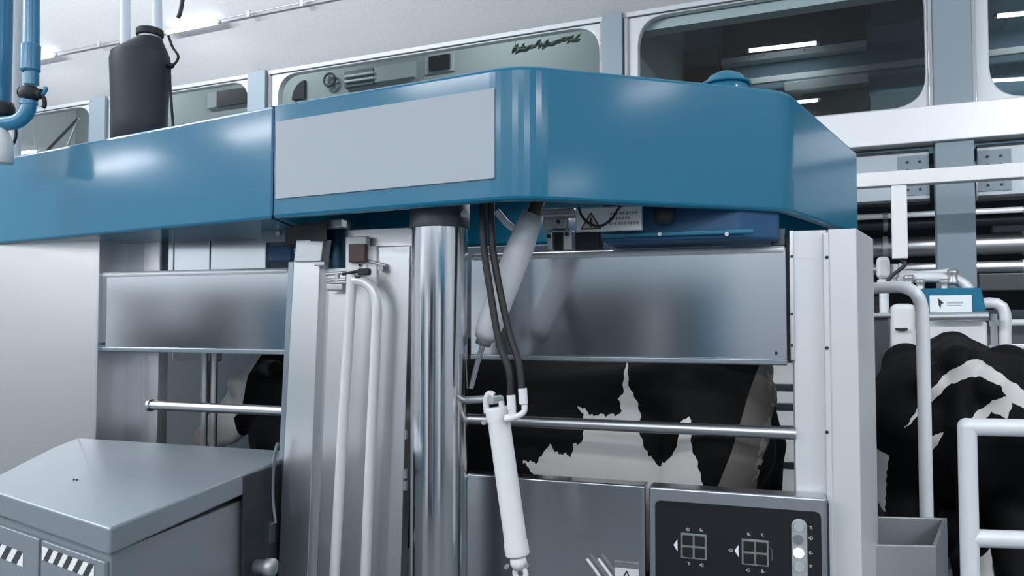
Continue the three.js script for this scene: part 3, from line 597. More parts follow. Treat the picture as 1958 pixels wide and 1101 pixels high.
// ---- lower front: curved sheet and control panel
{
  const z = -2.42, a = fz(880, 940, z), b = fz(1233, 940, z), c = fz(1240, 950, z), e = fz(1581, 950, z), yt = fz(1400, 941, z).y, zb = z - .075;
  const t = thing('front_apron', 'smooth steel apron sheet under the cow belly left of the control panel', 'panel', V((a.x + b.x) / 2, .3, z));
  t.userData.label = 'smooth steel apron sheet under the cow belly between the column and the control panel';
  const sh = plan([[a.x, z - .012], [(a.x + b.x) / 2, z], [b.x, z - .004], [b.x, zb], [a.x, zb]], [.004, .1, .01, .004, .004]);
  mesh('apron_sheet', slab(sh, .3, yt, .005), M.apron, t);
  mesh('apron_leg', [box(a.x + .02, a.x + .06, 0, .3, zb + .01, zb + .05), box(b.x - .06, b.x - .02, 0, .3, zb + .01, zb + .05)], M.steel, t);
  const k = thing('control_panel', 'steel framed black control panel with square button pads at the stall end', 'control panel', V((c.x + e.x) / 2, .3, z));
  mesh('panel_case', slab(plan([[c.x, z], [e.x, z], [e.x, zb], [c.x, zb]], .012), .3, yt, .006), M.steelPlain, k);
  mesh('case_leg', [box(c.x + .02, c.x + .06, 0, .3, zb + .01, zb + .05), box(e.x - .06, e.x - .02, 0, .3, zb + .01, zb + .05)], M.steel, k);
  const f0 = fz(1253, 1000, z), f1 = fz(1570, 1000, z), fyt = fz(1400, 966, z).y, fyb = .55, fw_ = f1.x - f0.x, fh = fyt - fyb, cr = .02;
  const fs = new THREE.Shape(); fs.moveTo(f0.x + cr, fyb); fs.lineTo(f1.x - cr, fyb); fs.quadraticCurveTo(f1.x, fyb, f1.x, fyb + cr); fs.lineTo(f1.x, fyt - cr); fs.quadraticCurveTo(f1.x, fyt, f1.x - cr, fyt); fs.lineTo(f0.x + cr, fyt); fs.quadraticCurveTo(f0.x, fyt, f0.x, fyt - cr); fs.lineTo(f0.x, fyb + cr); fs.quadraticCurveTo(f0.x, fyb, f0.x + cr, fyb);
  const face = mesh('black_face', new THREE.ExtrudeGeometry(fs, { depth: .004, bevelEnabled: false }).translate(0, 0, z), std(0x15181c, .35), k);
  // print: triangles, icons, outlines
  const S = 2600, pw = Math.round(fw_ * S), X = (px, py) => (fz(px, py, z).x - f0.x) * S, ph0 = fyt - .02, Y = (px, py) => (ph0 - fz(px, py, z).y) * S, phh = .26;
  const tx = canvasTex(pw, Math.round(phh * S), (x) => {
    x.fillStyle = '#15181c'; x.fillRect(0, 0, 3000, 3000);
    const tri = (px, py) => { const X0 = X(px, py), Y0 = Y(px, py); x.fillStyle = '#f0f2f4'; x.beginPath(); x.moveTo(X0 - 18, Y0); x.lineTo(X0 + 14, Y0 - 48); x.lineTo(X0 + 14, Y0 + 48); x.closePath(); x.fill(); };
    tri(1291, 1041); tri(1409, 1052);
    const ico = (px, py, k2) => { x.save(); x.translate(X(px, py), Y(px, py)); x.strokeStyle = x.fillStyle = '#c8ccd0'; x.lineWidth = 4; x.beginPath(); if (k2 % 3 === 0) { x.moveTo(-14, 0); x.lineTo(0, -12); x.lineTo(12, -8); x.lineTo(12, 8); x.lineTo(0, 12); x.closePath(); x.stroke(); x.fillRect(-2, -6, 4, 12); } else if (k2 % 3 === 1) { x.arc(0, 0, 10, 0, 5); x.stroke(); x.fillRect(-4, -10, 4, 18); x.fillRect(4, 2, 10, 4); } else { x.moveTo(-10, -10); x.lineTo(8, -10); x.lineTo(-6, 2); x.lineTo(12, 10); x.stroke(); } x.restore(); };
    [[1314, 1011], [1340, 1012], [1316, 1077], [1341, 1079], [1432, 1020], [1458, 1022], [1431, 1089], [1459, 1091], [1552, 1008], [1552, 1028], [1552, 1056], [1552, 1082], [1397, 1051]].forEach(([a1, b1], i) => ico(a1, b1, i));
    x.strokeStyle = '#8b9094'; x.lineWidth = 3; x.beginPath(); x.moveTo(X(1472, 1045), Y(1472, 1045)); x.lineTo(X(1477, 1049), Y(1477, 1049)); x.lineTo(X(1477, 1070), Y(1477, 1070)); x.stroke();
  });
  mesh('face_print', printFace(V(f0.x + .003, ph0 - phh, z + .004), V(f1.x - .003, ph0 - phh, z + .004), phh, .001), std(0xffffff, .38, 0, { map: tx }), face, true);
  const pad = (px, py) => {
    const c0 = fz(px, py, z), s = .075, o = mesh('button_pad', box(c0.x - s / 2, c0.x + s / 2, c0.y - s / 2, c0.y + s / 2, z + .004, z + .009, .002), std(0x7d8488, .5), k);
    for (const i of [-1, 1]) for (const j of [-1, 1]) mesh('button', box(c0.x + i * s * .235 - .0145, c0.x + i * s * .235 + .0145, c0.y + j * s * .235 - .0145, c0.y + j * s * .235 + .0145, z + .009, z + .013, .004), M.black, o);
  };
  pad(1327, 1043); pad(1444, 1055);
  const l0 = fz(1528, 1005, z), l1 = fz(1528, 1105, z);
  const strip = mesh('indicator_strip', new THREE.CapsuleGeometry(.0215, l0.y - l1.y, 6, 20).scale(1, 1, .28).translate(l0.x, (l0.y + l1.y) / 2, z + .006), std(0x9fa4a6, .45), k);
  [[1527, 1005, 0], [1526, 1029, 1], [1527, 1055, 2], [1528, 1082, 0]].forEach(([px, py, s]) => {
    const p = fz(px, py, z); mesh('indicator_lens', rod(p.clone().setZ(z + .008), p.clone().setZ(z + .0155), .0155, .0135), s === 2 ? std(0xffffff, .4, 0, { emissive: 0xffffff, emissiveIntensity: 1 }) : s ? M.polished : std(0xaeb3b4, .4), strip);
  });
  const sp = fz(1573, 1000, z - .02); mesh('side_seal', box(e.x - .001, e.x + .006, .3, yt - .015, zb, z - .012, .002), M.dark, k);
  // warning sticker and cables on the apron
  const w0 = fz(1176, 1150, z), w1 = fz(1222, 1150, z), wy = fz(1200, 1074, z).y, st = thing('warning_sticker', 'white sticker with a small triangle on the apron sheet beside the control panel', 'sticker', w0);
  const zz = z + .003; w0.y = w1.y = wy - .11; w0.z = w1.z = zz; mesh('sticker_base', plate(w0, w1, .11, .002, .0008), M.white, st);
  const wt = canvasTex(256, 352, (x, w, h) => { x.fillStyle = '#d5d8d8'; x.fillRect(0, 0, w, h); x.fillStyle = '#6c7276'; x.fillRect(0, 0, w, 60); x.strokeStyle = '#222'; x.lineWidth = 14; x.beginPath(); x.moveTo(128, 90); x.lineTo(210, 230); x.lineTo(46, 230); x.closePath(); x.stroke(); x.fillStyle = '#222'; x.fillRect(120, 140, 16, 50); });
  mesh('sticker_print', printFace(w0, w1, .11, .0012), std(0xffffff, .5, 0, { map: wt }), st, true);
  for (let q = 0; q < 2; q++) single('white_cable', ['white cable sloping across the apron sheet, nearer the column', 'white cable sloping across the apron sheet, nearer the warning sticker'][q], 'cable', tube([[1122 + 22 * q, 1068], [1138 + 22 * q, 1090], [1152 + 22 * q, 1112], [1160 + 22 * q, 1150]].map(([x, y]) => fz(x, y, z + .02)), .005, 24, 8), M.white);
}
// ---- end column of the stall
{
  const A = fz(1517, 600, ZS), B = fz(1583, 600, ZS), C = fz(1640, 600, ZS + .02), D = pt(1672, 600, 2.58), yt = 1.862;
  const t = thing('end_column', 'bright folded white steel column at the stall end under the canopy', 'column', V((A.x + C.x) / 2, 0, ZS));
  mesh('front_sheet', slab(plan([xz(A), xz(B), [B.x, ZS - .2], [A.x, ZS - .2]], .004), 0, yt, .003), M.whiteSteel, t);
  mesh('corner_sheet', slab(plan([[B.x + .002, ZS + .012], xz(C), xz(D), [D.x - .02, D.z - .06], [B.x + .002, ZS - .2]], [.006, .006, .006, .004, .004]), 0, yt, .003), M.whiteSteel, t);
  mesh('fold_strip', box(B.x - .012, B.x + .004, .02, yt - .01, ZS - .01, ZS + .02, .003), M.whiteSteel, t);
  for (const y of [492, 665, 826]) { const p = fz(1581, y, ZS + .02); mesh('rivet', rod(p, p.clone().setZ(ZS + .024), .005), M.dark, t); }
  const g = thing('slotted_strip', 'thin upright steel strip beside the dark gap at the end column', 'strip', fz(1513, 690, ZS));
  mesh('strip_sheet', zbox(1510, 440, 1519, 690, ZS + .01, .02, .003), M.steel, g);
  for (const y of [490, 600, 660]) { const p = fz(1514, y, ZS + .01); mesh('bolt', rod(p, p.clone().setZ(ZS + .016), .004), M.dark, g); }
  single('gap_seal', 'black seal in the gap between the splash panel and the strip', 'seal', zbox(1502, 455, 1511, 688, ZS - .02, .03, .002), M.black);
  single('corner_block', 'dull brown grey block at the top corner of the wide splash panel', 'block', zbox(1474, 436, 1502, 470, ZS - .01, .05, .004), M.darkSteel);
  // louvre slats behind the rump
  const lv = thing('louvre', 'louvre of bright steel slats behind the cow rump next to the end column', 'louvre', fz(1500, 1000, -3.46).setY(.3));
  for (let k = 0; k < 9; k++) {
    const y = [665, 714, 760, 800, 861, 918, 975, 1030, 1085][k], hh = [44, 44, 24, 30, 46, 44, 44, 44, 44][k], c = fz(1500, y, -3.46);
    mesh('slat', new RoundedBoxGeometry(.46, hh * .0021, .012, 2, .004).rotateX(-.3).translate(c.x - .02, c.y, c.z), M.white, lv);
  }
  for (const dx of [-.24, .2]) { const c = fz(1500, 800, -3.48); mesh('louvre_post', box(c.x + dx - .015, c.x + dx + .015, 0, 1.6, -3.51, -3.48, .003), M.darkSteel, lv); }
}
// ---- sloping lid cabinet in the near corner
{
  const a = fz(210, 1010, -1.494), fl = V(-2.75, a.y, -1.79), br = V(-1.66, 1.13, -2.40), bl = V(-2.62, 1.13, -2.40), mid = V(-1.6, a.y + .025, -2.08);
  const t = thing('service_cabinet', 'low steel service cabinet with a sloping lid and hazard striped doors', 'cabinet', V(-2.1, 0, -2));
  const top = [a, V(-1.6, 1.1, -2.40), V(-2.6, 1.1, -2.40), V(-2.53, 1.1, -2.23), V(-2.24, 1.1, -1.715)];
  const lid = slab(plan(top.map(xz), [.012, .003, .003, .01, .01]), 1.0, 1.065, .006);
  { const p = lid.attributes.position; for (let i = 0; i < p.count; i++) { const z = p.getZ(i), s = (-1.494 - z) / .9; p.setY(i, p.getY(i) - 1.065 + a.y + (1.13 - a.y) * s); } lid.computeVertexNormals(); }
  const L = mesh('lid', lid, M.cabinetSteel, t);
  const q0 = V(-1.9, a.y + .02, -1.9); for (const dx of [0, .012]) { const p = fz(141 + dx * 500, 932, -1.85); mesh('rivet', new THREE.SphereGeometry(.0035, 8, 6).translate(p.x, a.y + (1.13 - a.y) * .4 + .001, p.z), M.dark, L); }
  const body = inset(top.map(xz), .018);
  mesh('cabinet_body', slab(plan(body, .008), .08, a.y - .068), M.cabinetSteel, t);
  mesh('lid_seal', slab(plan(inset(top.map(xz), .03), .006), a.y - .075, a.y - .05), M.black, t);
  mesh('dark_side_cover', plate(V(-1.564, .08, -2.06), V(-1.594, .08, -2.43), a.y + .012 - .08, .008, .002), M.dark, t);
  mesh('plinth', slab(plan(inset(top.map(xz), .06), .006), 0, .08), M.dark, t);
  // doors on the front
  const d0 = V(body[0][0], 0, body[0][1]), d1 = V(body[4][0], 0, body[4][1]), dir = d1.clone().sub(d0).normalize(), nr = dir.clone().cross(UP).multiplyScalar(-1);
  const door = (s0, s1) => {
    const p = d0.clone().addScaledVector(dir, s1).addScaledVector(nr, .012).setY(.1), q = d0.clone().addScaledVector(dir, s0).addScaledVector(nr, .012).setY(.1);
    return [mesh('door', plate(p, q, a.y - .088 - .1, .012, .003), M.cabinetSteel, t), p, q];
  };
  const [dA] = door(.008, .335), [dB] = door(.35, .68);
  const stripes = (px, py, pw, ph, par) => {
    const g = new THREE.Group(), z0 = null;
    const along = (x, y) => { const r = rayDir(x, y), k = d0.clone().addScaledVector(nr, .0125); const tt = k.clone().sub(camera.position).dot(nr) / r.dot(nr); return r.multiplyScalar(tt).add(camera.position); };
    const A = along(px, py + ph), B = along(px + pw, py + ph + pw * .21), h = along(px, py).y - A.y; A.y = B.y = (A.y + B.y) / 2;
    const tx = canvasTex(512, 128, (x) => { x.fillStyle = '#e6e9e8'; x.fillRect(0, 0, 512, 128); x.fillStyle = '#33383a'; for (let i = 0; i < 5; i++) { x.beginPath(); const o = 14 + i * 98; x.moveTo(o + 56, 0); x.lineTo(o + 106, 0); x.lineTo(o + 50, 128); x.lineTo(o, 128); x.fill(); } });
    mesh('hazard_stripe', printFace(A, B, h, .0005), std(0xffffff, .5, 0, { map: tx }), par, true);
  };
  stripes(80, 1052, 100, 26, dA); stripes(-58, 1026, 102, 26, dB);
}
// ---- trough
{
  const P = (x, y, d) => xz(pt(x, y, d)), yr = 1.6 - .72;
  const pts = [P(1640, 1037, 2.5), P(1790, 1043, 2.48), P(1811, 990, 2.83), P(1664, 985, 2.86)];
  const t = thing('steel_trough', 'open square steel trough beside the end column', 'trough', V(pts[0][0], 0, pts[0][1]));
  const s = plan(pts, .004); s.holes.push(plan(inset(pts, .012), .003));
  mesh('trough_wall', slab(s, .35, yr, .003), M.galv, t);
  mesh('trough_bottom', slab(plan(inset(pts, .01), .003), .36, .38), M.galv, t);
  const c = pts.reduce((q, p) => [q[0] + p[0] / 4, q[1] + p[1] / 4], [0, 0]); mesh('trough_leg', box(c[0] - .05, c[0] + .05, 0, .36, c[1] - .05, c[1] + .05, .006), M.galv, t);
}
// ---- pipe gate at the frame edge, and the bent pole
{
  const d = 2.34, P = (x, y, q = d) => pt(x, y, q), t = thing('pipe_gate', 'pale pipe gate with two cross bars in front of the second cow', 'gate', P(1850, 1101).setY(0));
  const a = P(1849, 816), r = .026, far = V(.62, 0, -.12);
  mesh('gate_upright', rod(V(a.x, 0, a.z), a.clone(), r), M.pipe, t);
  mesh('corner_joint', new THREE.SphereGeometry(r * 1.02, 16, 12).translate(a.x, a.y, a.z), M.pipe, t);
  mesh('cross_bar', rod(a, a.clone().add(far), r), M.pipe, t);
  const b = P(1849, 1026); mesh('cross_bar', rod(V(a.x, b.y, a.z), V(a.x, b.y, a.z).add(far), r), M.pipe, t);
  mesh('gate_upright', rod(V(a.x + far.x, 0, a.z + far.z), a.clone().add(far), r), M.pipe, t);
  const e = 2.95, k = thing('bent_pole', 'pale pole bent over at the top beside the second cow', 'pole', P(1768, 1000, e).setY(0)), f = P(1766, 700, e);
  mesh('pole_tube', tube([P(1662, 552, e + .25), P(1700, 549, e + .12), P(1730, 550, e + .04), P(1750, 560, e), P(1761, 582, e), P(1764, 620, e), V(f.x, f.y, f.z), V(f.x, .9, f.z), V(f.x, 0, f.z)], .0235, 90, 16), M.pipe, k);
  mesh('pole_foot', rod(V(f.x, 0, f.z), V(f.x, .015, f.z), .06), M.galv, k);
}
// ================================================================ ABOVE THE CANOPY: canister, tubes, blue pipes
{
  const d = 3.05, P = (x, y, q = d) => pt(x, y, q), c0 = P(266, 262), c1 = P(268, 92), n = 28;
  const t = thing('dark_canister', 'dark grey bottle shaped canister with a screw cap standing on the canopy', 'canister', V(c0.x, CT - .048, c0.z));
  const R = .108, y0 = CT - .048, y1 = P(266, 103).y, prof = [[0, 0], [R * .93, 0], [R * .94, .35], [R * .97, .6], [R * 1.0, .78], [R * 1.03, .92], [R * .98, 1]];
  const body = new THREE.LatheGeometry(prof.map(([r, s]) => new THREE.Vector2(r, s * (y1 - y0))), 36).translate(c0.x, y0, c0.z);
  mesh('canister_body', body, M.plasticDark, t);
  const nx = P(286, 70), top = P(286, 56).y, sh = [];
  // slanted shoulder from the body rim to the off-centre neck
  { const A = [], B = [], seg = 36, pos = [], nrm = []; for (let i = 0; i <= seg; i++) { const q = i / seg * 6.28318; A.push(V(c0.x + R * .98 * Math.cos(q), y1, c0.z + R * .98 * Math.sin(q))); B.push(V(nx.x + .045 * Math.cos(q), P(286, 74).y, c0.z + .045 * Math.sin(q))); }
    for (let i = 0; i < seg; i++) pos.push(A[i], B[i], A[i + 1], B[i], B[i + 1], A[i + 1]); const g = new THREE.BufferGeometry().setFromPoints(pos); g.computeVertexNormals(); mesh('canister_shoulder', g, M.dark, t); }
  mesh('neck_ring', rod(V(nx.x, P(286, 82).y, c0.z), V(nx.x, P(286, 68).y, c0.z), .042), M.galv, t);
  mesh('screw_cap', latheOn(V(nx.x, P(286, 70).y, c0.z), V(nx.x, top, c0.z), [[0, 0], [.046, 0], [.05, .15], [.05, .85], [.046, 1], [0, 1]], 28), M.dark, t);
  single('clear_tube', 'translucent white tube rising behind the shoulder of the canister', 'tube', rod(P(240, 90, d + .15), P(239, -60, d + .15), .0195), M.milkTube);
  single('clear_tube', 'translucent white tube rising behind the canister cap', 'tube', rod(P(301, 66, d + .15), P(300, -60, d + .15), .0185), M.milkTube);
  const cb = thing('sensor_cable', 'thin black sensor cable hanging beside the canister with a small plug', 'cable', P(330, 240));
  mesh('cable_run', tube([P(352, -20), P(344, 25), P(340, 34)], .008, 16, 8), M.plasticDark, cb);
  mesh('cable_run', tube([P(322, 68), P(330, 90), P(341, 108), P(336, 120), P(326, 128), P(325, 150), P(328, 200), P(331, 240)], .005, 50, 8), M.rubber, cb);
  mesh('plug', new THREE.SphereGeometry(.013, 12, 8).scale(1.3, .8, 1).translate(P(326, 126).x, P(326, 126).y, P(326, 126).z), M.black, cb);
}
{
  const d = 3.0, P = (x, y, q = d) => pt(x, y, q), t = thing('valve_pipe', 'blue pipe with couplings and a dark valve bending away over the canopy', 'pipe', P(58, 180));
  const r = .0285;
  mesh('pipe_run', rod(P(62, -60), P(60, 162), r * .93), M.bluePipe, t);
  mesh('coupling', [latheOn(P(59, 84), P(58, 138), [[r, 0], [r * 1.2, .05], [r * 1.2, .9], [r * 1.25, .95], [r, 1]], 24)], M.bluePipe, t);
  const v = mesh('valve_body', [latheOn(P(57, 166), P(57, 192), [[0, 0], [r * .9, 0], [r * 1.3, .3], [r * 1.3, .7], [r * .9, 1], [0, 1]], 20), rod(P(38, 176), P(80, 180), .02)], M.dark, t);
  mesh('valve_lever', tube([P(72, 178), P(83, 186), P(85, 202), P(82, 206)], .008, 20, 8), M.dark, v);
  mesh('valve_tab', tube([P(80, 182), P(87, 172), P(88, 166)], .008, 12, 8), M.bluePipe, v);
  mesh('elbow', tube([P(55, 190), P(55, 205), P(47, 221), P(32, 232), P(10, 236), P(-40, 240)], r * .95, 40, 18), M.bluePipe, t);
  mesh('elbow_cuff', rod(P(55, 193), P(55, 200), r * 1.1), M.bluePipe, t);
  single('blue_riser', 'thick blue riser pipe at the frame edge next to the valve pipe', 'pipe', [rod(P(2, -60, d + .1), P(-4, 200, d + .1), .046)], M.bluePipe);
  single('riser_clamp', 'dark clamp below the thick blue riser pipe', 'clamp', latheOn(P(2, 196, d + .06), P(2, 224, d + .06), [[0, 0], [.042, 0], [.048, .3], [.048, .7], [.04, 1], [0, 1]], 20), M.dark);
  single('white_riser', 'slim white pipe between the two blue pipes', 'pipe', rod(P(31, -60, d + .35), P(28, 262, d + .35).setY(CT - .045), .026), M.white);
  single('white_fixture', 'white tapered fixture standing on the canopy below the blue elbow', 'fixture', latheOn(P(0, 312, d), P(-2, 246, d), [[0, 0], [.046, 0], [.046, .6], [.03, 1], [0, 1]], 24), M.white);
  single('small_cable', 'thin dark cable with a pale plug under the blue elbow', 'cable', tube([P(30, 240, d + .2), P(30, 262, d + .2), P(25, 276, d + .2)], .006, 16, 8), M.rubber);
}

// ================================================================ OPPOSITE ROW, added unseen behind the camera for the steel to mirror
for (const [u, label] of [[-5.6, 'added opposite milking machine behind the camera mirrored in the gate and column, farther along the hall'], [-1.6, 'added opposite milking machine behind the camera mirrored in the apron and splash panel'], [2.4, 'added opposite milking machine behind the camera nearest the side wall']]) {
  const w = 2.0, t = thing('added_opposite_machine', label, 'machine', V(u, 0, w).applyMatrix4(hallM)), B = (...a) => hb(u + a[0], u + a[1], a[2], a[3], w + a[4], w + a[5], .02);
  mesh('canopy_box', B(-1.4, 1.4, 1.9, 2.3, 0, .9), u < -4 ? M.white : u < 0 ? M.girder : M.paint, t);
  mesh('white_cabinet', B(-1.4, -.7, 0, 1.9, .05, .8), M.white, t);
  mesh('dark_cabinet', B(-.7, -.25, 0, 1.5, .1, .8), M.dark, t);
  mesh('steel_apron', B(-.25, .75, .2, 1.1, .12, .2), M.steelPlain, t);
  mesh('apron_leg', B(-.2, -.15, 0, .2, .13, .19), M.dark, t); mesh('apron_leg', B(.65, .7, 0, .2, .13, .19), M.dark, t);
  mesh('support_post', B(.75, .85, 0, 1.9, .1, .2), M.white, t); mesh('support_post', B(1.2, 1.4, 0, 1.9, .05, .8), M.paint, t);
  mesh('back_sheet', B(-.25, 1.2, 0, 1.9, .75, .8), M.darkSteel, t);
}

// ================================================================ THE COWS
function inPoly(p, x, y) { let c = false; for (let i = 0, j = p.length - 1; i < p.length; j = i++) if ((p[i][1] > y) !== (p[j][1] > y) && x < (p[j][0] - p[i][0]) * (y - p[i][1]) / (p[j][1] - p[i][1]) + p[i][0]) c = !c; return c; }
// cow space: x forward (rump at 0), y up, z to the side; bones [a, b, ra, rb, side stretch]
function cowBones(head) {
  const B = [], b = (a, c, r0, r1, k = 1) => B.push([a, c, r0, r1, k]), both = (a, c, r0, r1) => { for (const s of [-1, 1]) b([a[0], a[1], a[2] * s], [c[0], c[1], c[2] * s], r0, r1); };
  b([.3, 1.12, 0], [.8, 1.08, 0], .36, .42, .78); b([.8, 1.08, 0], [1.4, 1.1, 0], .42, .36, .76);
  b([.02, 1.42, 0], [.6, 1.45, 0], .07, .075); b([.6, 1.45, 0], [1.45, 1.45, 0], .075, .07);
  both([.36, 1.38, .2], [.12, 1.26, .2], .095, .13); both([.36, 1.38, .2], [.8, 1.3, .16], .09, .12); both([.02, 1.32, .11], [.2, 1.3, .14], .085, .14);
  both([.14, 1.16, .19], [.24, .84, .21], .2, .13); both([.24, .84, .2], [.0, .52, .18], .12, .062); both([.0, .52, .18], [.04, .13, .18], .055, .042); both([.04, .13, .18], [.09, .045, .18], .048, .055);
  both([1.4, 1.22, .15], [1.52, .9, .18], .17, .13); both([1.5, .86, .17], [1.44, .46, .15], .1, .06); both([1.44, .46, .15], [1.45, .13, .15], .055, .042); both([1.45, .13, .15], [1.5, .045, .15], .048, .055);
  b([.42, .7, 0], [.3, .66, 0], .15, .13);
  const n0 = [1.45, 1.2, 0], po = head.poll, mu = head.muzzle, L = (t, up = 0) => [po[0] + (mu[0] - po[0]) * t + head.nx * up, po[1] + (mu[1] - po[1]) * t + head.ny * up, po[2] + (mu[2] - po[2]) * t];
  b(n0, L(.12, -.05), .24, .135, .8); b([1.5, 1.02, 0], L(.2, -.1), .2, .12, .8); b([1.5, .95, 0], [L(.45, -.24)[0], L(.45, -.24)[1], 0], .2, .14, .8);
  b(L(0), L(.35), .105, .1); b(L(.35), L(.82), .09, .062); b(L(.82), L(.98), .07, .075); b(L(.25, -.08), L(.8, -.06), .07, .045);
  for (const s of [-1, 1]) { const e = L(.04, -.01); b([e[0], e[1], .1 * s], [e[0] - .13, e[1] - .0, .2 * s], .03, .036); const o = L(.36, .045); b([o[0], o[1], .085 * s], [o[0], o[1], .09 * s], .03, .03); }
  b([.0, 1.4, 0], [-.055, 1.15, 0], .035, .028); b([-.055, 1.15, 0], [-.05, .62, 0], .026, .024); b([-.05, .62, 0], [-.05, .42, 0], .045, .03);
  return B;
}
function cowGeometry(bones) {
  const lo = [-.22, -.02, -.42], hi = [2.72, 1.66, .42], res = 132, mc = new MarchingCubes(res, new THREE.MeshBasicMaterial(), false, false, 400000);
  mc.isolation = 0; const f = mc.field, c = [0, 1, 2].map((i) => (lo[i] + hi[i]) / 2), h = [0, 1, 2].map((i) => (hi[i] - lo[i]) / 2), k = .045;
  const bb = bones.map(([a, b, r0, r1, s]) => { const R = Math.max(r0, r1) + .14; return [Math.min(a[0], b[0]) - R, Math.max(a[0], b[0]) + R, Math.min(a[1], b[1]) - R, Math.max(a[1], b[1]) + R]; });
  for (let y = 0; y < res; y++) for (let x = 0; x < res; x++) {
    const X = c[0] + h[0] * (x - res / 2) / (res / 2), Y = c[1] + h[1] * (y - res / 2) / (res / 2);
    const act = []; for (let i = 0; i < bones.length; i++) { const q = bb[i]; if (X > q[0] && X < q[1] && Y > q[2] && Y < q[3]) act.push(bones[i]); }
    for (let z = 0; z < res; z++) {
      const Z = c[2] + h[2] * (z - res / 2) / (res / 2); let d = .2;
      for (const [a, b, r0, r1, s] of act) {
        const az = a[2] / s, bz = b[2] / s, zz = Z / s, ex = b[0] - a[0], ey = b[1] - a[1], ez = bz - az, px = X - a[0], py = Y - a[1], pz = zz - az;
        let t = (px * ex + py * ey + pz * ez) / (ex * ex + ey * ey + ez * ez + 1e-9); t = t < 0 ? 0 : t > 1 ? 1 : t;
        const qx = px - ex * t, qy = py - ey * t, qz = pz - ez * t, v = Math.sqrt(qx * qx + qy * qy + qz * qz) - (r0 + (r1 - r0) * t);
        const hh = Math.max(k - Math.abs(d - v), 0) / k; d = Math.min(d, v) - hh * hh * k * .25;
      }
      f[z * res * res + y * res + x] = -d;
    }
  }
  mc.update();
  const n = mc.count, p = new Float32Array(n * 3);
  for (let i = 0; i < n; i++) for (let q = 0; q < 3; q++) p[3 * i + q] = c[q] + h[q] * mc.positionArray[3 * i + q];
  let g = new THREE.BufferGeometry(); g.setAttribute('position', new THREE.BufferAttribute(p, 3)); g = mergeVertices(g, 1e-4);
  g.computeVertexNormals(); return g.toNonIndexed();
}
// paint: triangles that straddle a patch edge are split so that the coat has crisp borders
function paintCoat(g, colour, depth) {
  const P = g.attributes.position.array, N = g.attributes.normal.array, op = [], on = [], oc = [];
  const tri = (a, b, c, lv) => {
    const mid = (u, v) => [0, 1, 2, 3, 4, 5].map((i) => (u[i] + v[i]) / 2);
    if (lv > 0) {
      const ab = mid(a, b), bc = mid(b, c), ca = mid(c, a), k = [a, b, c, ab, bc, ca].map((q) => colour(q)[3]);
      if (k.some((v) => v !== k[0])) { tri(a, ab, ca, lv - 1); tri(ab, b, bc, lv - 1); tri(ca, bc, c, lv - 1); tri(ab, bc, ca, lv - 1); return; }
    }
    const C = lv === 0 ? colour(mid(mid(a, b), c)) : null;
    for (const q of [a, b, c]) { op.push(q[0], q[1], q[2]); on.push(q[3], q[4], q[5]); const w = C || colour(q); oc.push(w[0], w[1], w[2]); }
  };
  for (let i = 0; i < P.length; i += 9) { const v = [0, 3, 6].map((o) => [P[i + o], P[i + o + 1], P[i + o + 2], N[i + o], N[i + o + 1], N[i + o + 2]]); tri(v[0], v[1], v[2], depth); }
  const r = new THREE.BufferGeometry();
  r.setAttribute('position', new THREE.BufferAttribute(new Float32Array(op), 3)); r.setAttribute('normal', new THREE.BufferAttribute(new Float32Array(on), 3)); r.setAttribute('color', new THREE.BufferAttribute(new Float32Array(oc), 3));
  return r;
}
const coat = new THREE.MeshPhysicalMaterial({ color: 0xffffff, roughness: .6, vertexColors: true, specularIntensity: .2 });
const BLK = [.005, .005, .0055, 0], WHT = [.62, .61, .59, 1], GRY = [.14, .13, .12, 2], PNK = [.5, .43, .4, 3], HOOF = [.05, .045, .04, 4];
const jag = (x, y, z) => { const n = Math.sin(x * 190 + 3 * Math.sin(y * 60)) + Math.sin(x * 103 + 1.3) + .5 * Math.sin(x * 430 + y * 90); return [.002 * Math.sin(y * 150), .004 * n]; };
function cow(label, pos, turn, bones, colour, eyes) {
  const t = thing('dairy_cow', label, 'cow', pos); t.rotation.y = turn; t.updateMatrixWorld(true);
  const g = paintCoat(cowGeometry(bones), colour, 4), m = new THREE.Mesh(g, coat); m.name = numbered('body'); m.castShadow = m.receiveShadow = true; t.add(m);
  for (const e of eyes) { const s = new THREE.Mesh(new THREE.SphereGeometry(.02, 12, 10), std(0x07070a, .1)); s.name = numbered('eye'); s.position.set(...e); s.castShadow = true; t.add(s); }
  return t;
}
const toCow = (t0, turn) => { const m = new THREE.Matrix4().makeRotationY(turn).setPosition(t0).invert(); return (p) => p.clone().applyMatrix4(m); };
